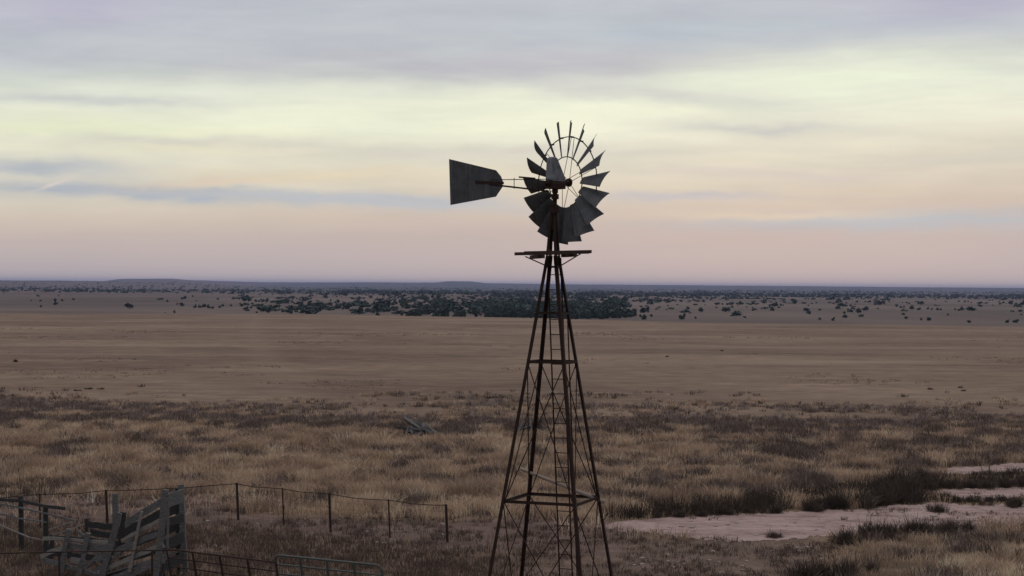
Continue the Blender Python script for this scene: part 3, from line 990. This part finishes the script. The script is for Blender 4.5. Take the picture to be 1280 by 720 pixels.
def quads_mesh(name, Q, mat):
    n = len(Q) // 4
    me = bpy.data.meshes.new(name)
    me.vertices.add(len(Q)); me.vertices.foreach_set('co', Q.astype(np.float32).ravel())
    me.loops.add(len(Q)); me.loops.foreach_set('vertex_index', np.arange(len(Q), dtype=np.int32))
    me.polygons.add(n); me.polygons.foreach_set('loop_start', np.arange(0, len(Q), 4, dtype=np.int32))
    me.update(calc_edges=True); me.materials.append(MAT[mat]); return me

def twig_bush(n, seed):
    r_ = np.random.default_rng(seed)
    st = r_.normal(0, .24, (9, 2)); k = r_.integers(0, 9, n)
    b = np.zeros((n, 3)); b[:, :2] = st[k] + r_.normal(0, .07, (n, 2))
    an = r_.uniform(0, 6.283, n); ti = np.abs(r_.normal(0, .8, n)).clip(0, 1.45); L = r_.uniform(.2, .62, n) * r_.uniform(.7, 1.3, 9)[k] * (1 - .2 * ti)
    d = np.stack([np.cos(an) * np.sin(ti), np.sin(an) * np.sin(ti), np.cos(ti)], 1)
    f0 = r_.uniform(0, .75, n); P0 = b + d * (L * f0)[:, None]
    d2 = d + r_.normal(0, .6, (n, 3)); d2[:, 2] += .1
    P1 = P0 + d2 * (L * (1 - f0) * .8 + .06)[:, None]
    sd = r_.normal(0, 1, (n, 3)); sd -= d * (sd * d).sum(1)[:, None]; sd /= np.linalg.norm(sd, axis=1)[:, None]
    w = r_.uniform(.006, .018, n)[:, None]; m = (P0 + P1) / 2
    Q = np.stack([P0, m + sd * w, P1, m - sd * w], 1).reshape(-1, 3); Q[:, 2] = np.maximum(Q[:, 2], 0)
    return Q
shrub_meshes = [quads_mesh('shrub', twig_bush(1500, 300 + k), 'darkbrush') for k in range(4)]
def shrub(px, py, s, label, group=None, mesh=None, name='shrub', cat='shrub', sx=1.0):
    p = gpt(px, py)
    o = bpy.data.objects.new(name, mesh or random.choice(shrub_meshes)); COL.objects.link(o)
    o.location = (p.x, p.y, p.z - .03); o.scale = (s * sx, s, s); o.rotation_euler.z = random.uniform(0, 6.28)
    tag(o, label, cat, group)
for px, py, s in ((1012, 638, .7), (1044, 636, .8), (1072, 634, .9), (1098, 630, .9), (1122, 626, .95), (1140, 620, 1.0), (1156, 611, .8), (1172, 609, .6),
                  (1192, 610, .5), (1212, 610, .48), (1234, 610, .52), (1254, 609, .55), (1274, 608, .6), (1148, 600, .7),
                  (968, 641, .5), (930, 641, .42), (902, 643, .45), (876, 645, .4), (850, 646, .45), (824, 647, .36), (1130, 608, 1.0), (1110, 618, .9)):
    shrub(px, py, s, 'dark leafless bush in the brush line along the upper bank of the sandy wash', 'dark bushes along the upper bank of the wash')
for px, py, s in ((1178, 625, .5), (1196, 627, .36), (1216, 627, .34), (1236, 627, .32), (1252, 626, .3)):
    shrub(px, py, s, 'low dark bush between the broad sand strip and the narrow strip above it', 'low bushes between the two nearest sand strips')
for px, py, s in ((1090, 672, .7), (1112, 671, .7), (1136, 669, .75), (1160, 668, .7), (1184, 667, .6), (1210, 665, .5)):
    shrub(px, py, s, 'low dark bush on the lower edge of the sandy wash', 'low bushes on the lower edge of the wash')
shrub(1174, 640, .5, 'lone small dark bush standing out in the middle of the pale sand')
shrub(1062, 680, .7, 'dark round bush just below the tip of the low brush at the wash')
shrub(968, 672, .34, 'small twiggy bush on the near edge of the sand, right of the windmill')
shrub(1268, 634, .6, 'small dark bush at the right edge above the broad sand strip')
for px, py, s in ((1000, 726, .75), (1030, 722, .7), (1060, 720, .65), (1090, 714, .4)):
    shrub(px, py, s, 'dark bush at the very bottom of the view below the wash', 'dark bushes at the bottom of the view')

stone_me = []
for k in range(3):
    bm = bmesh.new(); bmesh.ops.create_icosphere(bm, subdivisions=2, radius=1)
    for v in bm.verts:
        v.co *= 1 + random.uniform(-.22, .22); v.co.z *= .55
    me = bpy.data.meshes.new('stone'); bm.to_mesh(me); bm.free(); me.materials.append(MAT['stone']); stone_me.append(me)
for k in range(70):
    if k < 45: px, py = random.uniform(770, 1080), random.uniform(672, 718)
    else: px, py = random.uniform(180, 600), random.uniform(640, 690)
    p = gpt(px, py); o = bpy.data.objects.new('stone', random.choice(stone_me)); COL.objects.link(o)
    s = random.uniform(.025, .075); o.location = (p.x, p.y, p.z + s * .2); o.scale = (s * random.uniform(.8, 1.6), s, s)
    o.rotation_euler.z = random.uniform(0, 6)
    tag(o, 'small pale stone on the brown soil below the sandy wash' if k < 45 else 'small pale stone on the bare soil behind the gates', 'stone',
        'pale stones below the wash' if k < 45 else 'pale stones behind the gates')

for k in range(46):
    px = random.uniform(800, 1280); t_, b_, _, _ = wash_edges(0, np.array([px]))
    p = gpt(px, float(t_[0] + (b_[0] - t_[0]) * random.uniform(.2, 1.0))); o = bpy.data.objects.new('stone', random.choice(stone_me)); COL.objects.link(o)
    s = random.uniform(.03, .09); o.location = (p.x, p.y, p.z + .012 + s * .2); o.scale = (s * random.uniform(.8, 1.8), s, s * .8)
    o.rotation_euler.z = random.uniform(0, 6)
    tag(o, 'small stone lying on the broad strip of pale sand', 'stone', 'stones on the sandy wash')
# bushes out on the grazed field
def field_pt(px, py):
    d = ray(px, py); p = None
    # march to the terrain
    t0 = 100.0
    while t0 < 20000:
        q = CAM + d * t0
        if q.z <= hz(q.x, q.y): break
        t0 *= 1.004
    q.z = hz(q.x, q.y); return q
field_bush = quads_mesh('bush', leaf_cloud(500, .6, .6, .9, .09, 411, 5), 'deadbush')
def placed_bush(px, py, s, mesh, label, sx=1.0, group=None):
    p = field_pt(px, py); o = bpy.data.objects.new('bush', mesh); COL.objects.link(o)
    o.location = (p.x, p.y, p.z - .05); o.scale = (s * sx, s, s); o.rotation_euler.z = random.uniform(0, 6)
    tag(o, label, 'bush', group)
placed_bush(218, 391.5, 1.5, field_bush, 'rusty brown dead bush standing alone on the crest of the field')
placed_bush(206, 391.5, .6, field_bush, 'tiny brown bush just left of the dead bush on the field crest')
placed_bush(20, 452.5, .42, shrub_meshes[0], 'dark little bush alone in the smooth field at the left')
for px, py, s in ((112, 487, .28), (127, 487, .25), (95, 489, .22)):
    placed_bush(px, py, s, shrub_meshes[1], 'low dark weed clump just above the brush belt at the left', 1.3, 'weed clumps above the brush belt at the left')
for px, py, s in ((1163, 487, .28), (1200, 485, .25), (1204, 489, .25)):
    placed_bush(px, py, s, shrub_meshes[2], 'low dark weed clump just above the brush belt at the right', 1.3, 'weed clumps above the brush belt at the right')
for px, py, s in ((834, 446, .3), (902, 439, .28)):
    placed_bush(px, py, s, shrub_meshes[3], 'tiny dark clump in the smooth field right of the tower', 1.2, 'tiny clumps in the field right of the tower')

# ------------------------------------------------------------------ trees on the plain
crown_me = [quads_mesh('crown', leaf_cloud(420, 1.9, 1.9, 2.5, .42, 500 + k, 8) + np.array([0, 0, .5]), 'juniper') for k in range(5)]
trunk_me = []
for k in range(2):
    mb = MB(); mb.tube((0, 0, -.3), (.1, .05, 1.3), .22, 7, .12); mb.tube((.05, 0, .7), (.7, .3, 1.9), .10, 6, .05); mb.tube((.05, 0, .6), (-.6, -.3, 1.8), .10, 6, .05)
    me = bpy.data.meshes.new('trunk'); me.from_pydata(mb.v, [], mb.f); me.update(); me.materials.append(MAT['bark']); trunk_me.append(me)

def whole_tree_mesh(k):
    Q = leaf_cloud(260, 1.9, 1.9, 2.5, .5, 600 + k, 7) + np.array([0, 0, .4])
    me = bpy.data.meshes.new('juniper_tree')
    mb = MB(); mb.tube((0, 0, -.3), (.1, .05, 1.4), .25, 6, .14)
    vs = [tuple(v) for v in Q] + mb.v
    n = len(Q)
    fs = [tuple(range(i, i + 4)) for i in range(0, n, 4)] + [tuple(i + n for i in f) for f in mb.f]
    me.from_pydata(vs, [], fs); me.update()
    me.materials.append(MAT['juniper']); me.materials.append(MAT['bark'])
    for p in me.polygons:
        if p.index >= n // 4: p.material_index = 1
    return me
whole = [whole_tree_mesh(k) for k in range(5)]

def tree(p, s, sz, label, group, parts):
    if parts:
        t = thing('juniper_tree', (p.x, p.y, p.z), label, 'tree', group)
        t.rotation_euler.z = random.uniform(0, 6.28); t.scale = (s, s, s * sz)
        for nm, ms in (('crown', crown_me), ('trunk', trunk_me)):
            c = bpy.data.objects.new(nm, random.choice(ms)); COL.objects.link(c); c.parent = t
    else:
        t = bpy.data.objects.new('juniper_tree', random.choice(whole)); COL.objects.link(t)
        t.location = p; t.rotation_euler.z = random.uniform(0, 6.28); w_ = random.uniform(.85, 1.5); t.scale = (s * w_, s * w_, s * sz)
        tag(t, label, 'tree', group)
    return t

SPEC = [  # px, py(base), scale, label, group
    (70, 380.5, 1.0, 'dark round tree, lowest of the trio on the bare plain at the left', None),
    (51, 377, .7, 'smallest and leftmost tree of the trio on the bare plain at the left', None),
    (77.5, 376.5, .75, 'upper right tree of the trio on the bare plain at the left', None),
    (209.5, 377.5, .9, 'thin small tree on the plain above the dead brown bush', None),
    (241, 371, 1.1, 'dark tree on the pale slope above the low thicket left of the scattered junipers', None),
    (292, 374, 1.3, 'round crowned tree apart on the pale slope right of the low thicket', None),
    (1140, 387, 1.35, 'biggest dark clump in the row of trees at the right of the plain', None),
    (1149, 388, 1.0, 'smaller tree touching the biggest clump in the right hand row', None),
    (1203, 388, 1.1, 'last dark tree at the right end of the row on the plain', None),
    (1145, 377, .9, 'tree standing alone above the row of trees at the right of the plain', None),
    (1025, 400.5, .7, 'left one of two small trees by the field edge right of the windmill', None),
    (1041.5, 401.5, .75, 'right one of two small trees by the field edge right of the windmill', None),
    (1211, 404.3, .7, 'lone small bush like tree on the field edge near the right side', None),
    (1259, 404.3, .8, 'left tree of the dark pair at the far right field edge', None),
    (1270, 404.3, 1.1, 'right tree of the dark pair at the far right field edge', None),
]
for px, py, s in ((244, 385, .9), (250, 385, 1.1), (255, 384.5, 1.25), (261, 385.5, 1.0), (266, 386, .8)):
    SPEC.append((px, py, s, 'dark tree in the small low thicket on the plain behind the dead brown bush', 'thicket behind the dead bush'))
for px, py, s in ((275, 385, .8), (279, 383.5, .9), (289, 383, .7)):
    SPEC.append((px, py, s, 'small tree just right of the low thicket on the plain', 'small trees right of the thicket'))
for px, py, s in ((1121, 384, .8), (1126, 385.5, .8), (1130, 385, .7), (1160, 387, .8), (1165, 387.5, .7), (1172, 388, .9), (1176, 388, .8), (1194, 387.5, .7), (1128, 378, .6), (1135, 378.5, .6)):
    SPEC.append((px, py, s, 'small dark tree in the broken row of trees at the right of the plain', 'broken row of trees at the right'))

def far_pt(px, py):
    D = 15.9 * F / max(py - yh(px), .6)
    d = ray(px, yh(px)); p = CAM + d * (D / d.y)
    p.z = hz(p.x, p.y)
    return p, D

def woods():
    cand = []
    def sow(n, x0, x1, y0, y1, dens, region):
        for _ in range(n):
            px = random.uniform(x0, x1); py = yh(px) + random.uniform(y0, y1)
            if random.random() < dens(px, py - yh(px)): cand.append((px, py, region))
    def nf(px, v, s, sx=28, sy=5): return float(fbm(px / sx, v / sy, s, 3))
    # dense grove behind the tower
    def grove(px, v):
        lo = np.interp(px, [480, 540, 600, 640, 780, 800, 815], [26, 20, 9, 7, 7, 18, 30])
        lo += 7 * (nf(px, v, 70, 22, 30) - .5)
        if v < lo: return .3 * nf(px, v, 68, 25, 2.5)
        if nf(px, v, 69, 22, 2.6) < .39: return .08
        if 668 < px < 722 and 16.5 < v < 22: return .04
        if 530 < px < 570 and 14 < v < 18: return .2
        return 1.0 * min(1, max(0, (px - 490) / 170) ** 1.8) * min(1, max(.0, (800 + 90 * (nf(px, v, 66, 40, 4) - .5) - px) / 40))
    sow(4200, 470, 815, 8, 42, grove, 'grove')
    def mid(px, v):
        return (.08 + 2.6 * max(0, nf(px, v, 71, 30, 3.2) - .45)) * np.interp(px, [290, 340, 450, 560], [.25, .8, 1, 1]) * np.interp(v, [8, 12, 30, 38], [.8, 1, .8, .3])
    sow(2600, 300, 560, 8, 37.5, mid, 'left')
    def right(px, v):
        dn = np.interp(v, [5, 8, 13, 18, 24, 30, 40], [.9, 1, .75, .28, .14, .05, .02])
        return dn * np.interp(px, [790, 900, 1060, 1090, 1280], [1, .9, .6, .35, .3]) * (.10 + 6.5 * max(0, nf(px, v, 77, 46, 1.8) - .47))
    sow(9000, 790, 1300, 5, 41, right, 'right')
    # hazy bands farther out
    def lband(px, v): return .95 * np.interp(v, [3, 5, 11, 13.5], [.5, 1, 1, .2]) * np.interp(px, [-30, 260, 330, 420], [1, .9, .9, .6]) * (.45 + 1.4 * max(0, nf(px, v, 81, 40, 3) - .35))
    sow(3000, -30, 480, 3.2, 13, lband, 'band')
    def cband(px, v): return .9 * (.3 + 1.5 * max(0, nf(px, v, 83, 40, 2) - .4))
    sow(9000, 420, 1300, 3.0, 12, cband, 'band')
    # loose trees low on the left plain
    sow(60, 0, 300, 14, 34, lambda px, v: .35, 'leftplain')
    out = []
    for px, py, rg in cand:
        p, D = far_pt(px, py)
        out.append((D, p, px, py, rg))
    out.sort(key=lambda q: q[0])
    return out
LAB = {'grove': ('dark juniper packed into the dense grove behind the windmill tower', 'junipers of the dense grove'),
       'left': ('dark juniper scattered over the pale slope left of the dense grove', 'junipers scattered left of the grove'),
       'right': ('dark juniper scattered over the open plain right of the dense grove', 'junipers scattered right of the grove'),
       'band': ('tiny dark juniper in the hazy belt of trees below the far hills', 'junipers of the far hazy belt'),
       'leftplain': ('tiny lone juniper dotted on the empty plain at the left', 'tiny junipers on the left plain')}
W = woods()
nsp = 0
for px, py, s, lab, grp in SPEC:
    p, D = far_pt(px, py)
    if py > 399: p = field_pt(px, py - .5)
    tree(p, s * .62, random.uniform(.85, 1.1), lab, grp, True); nsp += 1
nind = 300 - nsp
for k, (D, p, px, py, rg) in enumerate(W[:nind]):
    s = min(1.15, .28 + random.expovariate(1 / .3)) * (1.15 if rg == 'grove' else 1)
    tree(p, s, random.uniform(.85, 1.15), LAB[rg][0], LAB[rg][1], k < 60)
# everything farther: one mass of woodland
def mass(lst):
    tmpl = [leaf_cloud(34, 2.0, 2.0, 2.6, 1.05, 700 + k, 5) + np.array([0, 0, .4]) for k in range(6)]
    Q = []
    for D, p, px, py, rg in lst:
        s = min(1.25, .34 + random.expovariate(1 / .32)) * (1.0 if D < 2600 else 1.25) * (1.25 if rg == 'grove' else 1)
        a = random.uniform(0, 6.28); q = tmpl[random.randrange(6)]
        c, sn = math.cos(a), math.sin(a)
        wd = random.uniform(.8, 1.7)
        r2 = np.stack([(q[:, 0] * c - q[:, 1] * sn) * wd, (q[:, 0] * sn + q[:, 1] * c) * wd, q[:, 2] * random.uniform(.7, 1.15)], 1) * s + np.array([p.x, p.y, p.z])
        Q.append(r2)
    me = quads_mesh('far_woodland', np.concatenate(Q), 'juniper')
    o = bpy.data.objects.new('far_woodland', me); COL.objects.link(o)
    tag(o, 'distant mass of dark juniper woodland spreading below the horizon', 'woodland', kind='stuff')
mass(W[nind:])
print('trees', len(W))

# ------------------------------------------------------------------ haze
def haze():
    mb = MB(); a = 28500; z0, z1 = -16, 54
    vs = [(x, y, z) for z in (z0, z1) for x, y in ((-a, -a), (a, -a), (a, a), (-a, a))]
    mb.add(vs, [(3, 2, 1, 0), (4, 5, 6, 7), (0, 1, 5, 4), (1, 2, 6, 5), (2, 3, 7, 6), (3, 0, 4, 7)])
    m = bpy.data.materials.new('thin_evening_haze'); m.use_nodes = True; nt = m.node_tree
    nt.nodes.remove(nt.nodes['Principled BSDF'])
    v = nt.nodes.new('ShaderNodeVolumePrincipled')
    v.inputs['Color'].default_value = (.46, .56, .96, 1)
    v.inputs['Density'].default_value = 5.0e-5
    nt.links.new(v.outputs[0], nt.nodes['Material Output'].inputs['Volume'])
    o = mb.build('haze', m)
    tag(o, 'thin blue evening haze over the plain', 'haze', kind='stuff')
haze()

# ------------------------------------------------------------------ sky
SUN_EL, SUN_AZ = R(5.0), R(9.0)
def lin(c): return tuple(((x / 255) / 12.92 if x / 255 <= .04045 else ((x / 255 + .055) / 1.055) ** 2.4) for x in c)
def sky():
    w = bpy.data.worlds.new('World'); S.world = w; w.use_nodes = True
    nt = w.node_tree; nt.nodes.clear()
    out = nt.nodes.new('ShaderNodeOutputWorld')
    st = nt.nodes.new('ShaderNodeTexSky'); st.sky_type = 'NISHITA'; st.sun_disc = False
    st.sun_elevation = SUN_EL; st.sun_rotation = SUN_AZ
    b1 = nt.nodes.new('ShaderNodeBackground'); b1.inputs['Strength'].default_value = .06
    nt.links.new(st.outputs[0], b1.inputs['Color'])
    g = coord(nt, 'Generated')
    sp = nt.nodes.new('ShaderNodeSeparateXYZ'); nt.links.new(g, sp.inputs[0])
    el = math_(nt, 'MULTIPLY', math_(nt, 'ARCSINE', sp.outputs['Z']), 180 / math.pi)
    az = math_(nt, 'MULTIPLY', math_(nt, 'ARCTAN2', sp.outputs['X'], sp.outputs['Y']), 180 / math.pi)
    cb = nt.nodes.new('ShaderNodeCombineXYZ'); nt.links.new(az, cb.inputs[0]); nt.links.new(el, cb.inputs[1])
    uv = cb.outputs[0]
    # wavy layer bending
    w1 = noise(nt, mapping(nt, uv, (.07, .35, 1)), 1, 5, .55)
    w2 = noise(nt, mapping(nt, uv, (.20, 1.1, 1), (7, 3, 0)), 1, 5, .6)
    warp = math_(nt, 'ADD', math_(nt, 'MULTIPLY', math_(nt, 'SUBTRACT', w1, .5), 2.6), math_(nt, 'MULTIPLY', math_(nt, 'SUBTRACT', w2, .5), .9))
    elw = math_(nt, 'ADD', el, math_(nt, 'MULTIPLY', warp, math_(nt, 'MULTIPLY', el, .16, clamp=True)))
    elw = math_(nt, 'SUBTRACT', elw, math_(nt, 'MULTIPLY', az, .030))     # bands climb to the right
    t = math_(nt, 'DIVIDE', elw, 30.0, clamp=True)
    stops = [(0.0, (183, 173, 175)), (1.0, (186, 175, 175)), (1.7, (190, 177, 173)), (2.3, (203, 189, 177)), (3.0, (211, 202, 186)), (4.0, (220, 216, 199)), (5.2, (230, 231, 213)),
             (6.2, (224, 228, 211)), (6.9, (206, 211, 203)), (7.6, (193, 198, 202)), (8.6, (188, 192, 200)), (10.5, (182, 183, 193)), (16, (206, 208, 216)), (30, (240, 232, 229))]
    n = nt.nodes.new('ShaderNodeValToRGB'); e = n.color_ramp.elements
    while len(e) < len(stops): e.new(.5)
    for k, (p, c) in enumerate(stops):
        e[k].position = p / 30; e[k].color = (*lin(c), 1)
    nt.links.new(t, n.inputs['Fac'])
    c = n.outputs[0]
    # soft individual cloud streaks: (az, el, half width az, half height el, tilt, colour, amount)
    wv = math_(nt, 'MULTIPLY', math_(nt, 'SUBTRACT', noise(nt, mapping(nt, uv, (.28, .7, 1), (3, 9, 0)), 1, 6, .6), .5), 1.0)
    tex = noise(nt, mapping(nt, uv, (.16, 1.4, 1), (11, 5, 0)), 1, 6, .62, .4)
    def streak(c, px, py, wx, wy, tilt, colr, amt):
        a0 = math.degrees(math.atan((px - 640) / F)); e0 = (yh(px) - py) / F * 57.3
        da = math_(nt, 'SUBTRACT', az, a0)
        de = math_(nt, 'ADD', math_(nt, 'SUBTRACT', math_(nt, 'SUBTRACT', el, e0), math_(nt, 'MULTIPLY', da, tilt)), math_(nt, 'MULTIPLY', wv, .9))
        q = math_(nt, 'ADD', math_(nt, 'POWER', math_(nt, 'ABSOLUTE', math_(nt, 'DIVIDE', da, wx / F * 57.3)), 2.0), math_(nt, 'POWER', math_(nt, 'ABSOLUTE', math_(nt, 'DIVIDE', de, wy / F * 57.3)), 2.0))
        m = math_(nt, 'EXPONENT', math_(nt, 'MULTIPLY', q, -1.0))
        m = math_(nt, 'MULTIPLY', math_(nt, 'MULTIPLY', m, math_(nt, 'ADD', math_(nt, 'MULTIPLY', tex, 2.2), .0)), amt * 1.25, clamp=True)
        return mixc(nt, m, c, lin(colr))
    GREY = (186, 186, 194); BLUE = (172, 180, 190); LAV = (184, 180, 200); YEL = (234, 237, 216); PEA = (222, 202, 178)
    for args in ((640, 85, 420, 26, 0.0, GREY, .75), (150, 50, 300, 26, .0, (190, 194, 200), .5), (60, 20, 130, 24, .0, LAV, .6), (1180, 20, 190, 22, .03, LAV, .75), (900, 40, 320, 26, .03, (180, 190, 200), .6),
                 (560, 140, 220, 22, .02, YEL, .8), (1010, 106, 210, 28, .05, (230, 237, 216), .8), (150, 165, 240, 16, .0, (230, 232, 200), .8),
                 (830, 122, 170, 11, -.10, (200, 202, 200), .55), (930, 160, 130, 8, -.03, (196, 198, 196), .7), (120, 132, 190, 8, 0, (200, 202, 200), .7),
                 (330, 186, 260, 8, -.03, (192, 190, 192), .65), (60, 215, 110, 11, -.05, BLUE, .62), (180, 243, 270, 9, -.01, BLUE, .7), (470, 252, 200, 10, -.03, (182, 186, 192), .85),
                 (300, 228, 120, 6, .08, PEA, .6), (420, 218, 190, 9, .02, (226, 214, 188), .7), (640, 190, 170, 8, 0, (205, 202, 194), .5),
                 (1100, 278, 240, 12, .01, (176, 182, 190), .85), (960, 270, 160, 6, .0, (216, 200, 180), .5), (520, 150, 330, 20, .02, (236, 238, 214), .8), (250, 190, 260, 12, .0, (226, 222, 198), .6), (980, 222, 160, 9, -.02, (202, 194, 190), .55), (850, 246, 110, 5, 0, (186, 186, 194), .6), (1180, 205, 180, 10, .01, (206, 202, 192), .5)):
        c = streak(c, *args)
    # small bright contrail wisp
    c = streak(c, 66, 235, 22, 2.6, .34, (214, 206, 198), .55)
    fine = noise(nt, mapping(nt, uv, (.17, 1.25, 1), (2, 8, 0)), 1, 7, .6, .3)
    c = mixc(nt, math_(nt, 'MULTIPLY', el, .25, clamp=True), c, mixc(nt, .42, c, ramp(nt, [(.3, (.72, .74, .80)), (.7, (1.10, 1.10, 1.06))], fine).outputs[0], 'MULTIPLY'))
    # the glow of the set sun is ahead of the camera: the sky behind is dimmer
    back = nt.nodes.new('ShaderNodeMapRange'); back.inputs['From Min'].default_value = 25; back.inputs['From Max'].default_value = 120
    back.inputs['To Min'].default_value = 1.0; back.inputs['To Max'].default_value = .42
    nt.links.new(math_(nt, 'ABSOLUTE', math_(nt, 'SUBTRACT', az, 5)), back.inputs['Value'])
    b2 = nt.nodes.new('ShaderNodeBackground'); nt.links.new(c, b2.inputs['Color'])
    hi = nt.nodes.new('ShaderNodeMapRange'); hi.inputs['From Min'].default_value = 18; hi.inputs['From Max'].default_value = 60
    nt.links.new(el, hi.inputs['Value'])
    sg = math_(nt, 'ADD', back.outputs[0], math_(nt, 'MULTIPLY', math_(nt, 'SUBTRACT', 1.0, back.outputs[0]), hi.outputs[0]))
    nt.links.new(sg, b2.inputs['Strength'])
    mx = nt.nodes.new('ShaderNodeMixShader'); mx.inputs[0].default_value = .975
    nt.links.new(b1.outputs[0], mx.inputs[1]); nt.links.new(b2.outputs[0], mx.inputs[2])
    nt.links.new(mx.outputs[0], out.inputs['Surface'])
sky()
sl = bpy.data.lights.new('sun', 'SUN'); sl.energy = .25; sl.angle = R(20); sl.color = (1, .86, .68)
so = bpy.data.objects.new('sun', sl); COL.objects.link(so)
dirv = Vector((math.sin(SUN_AZ) * math.cos(SUN_EL), math.cos(SUN_AZ) * math.cos(SUN_EL), math.sin(SUN_EL)))
so.rotation_euler = dirv.to_track_quat('Z', 'Y').to_euler()

# ------------------------------------------------------------------ render
vs = S.view_settings
vs.view_transform = 'Standard'; vs.look = 'None'; vs.exposure = 0.10; vs.gamma = 1; vs.use_curve_mapping = False
S.render.engine = 'CYCLES'
S.cycles.use_denoising = True
S.cycles.max_bounces = 6; S.cycles.diffuse_bounces = 3; S.cycles.volume_bounces = 0
S.cycles.caustics_reflective = False; S.cycles.caustics_refractive = False
S.cycles.filter_width = 1.5
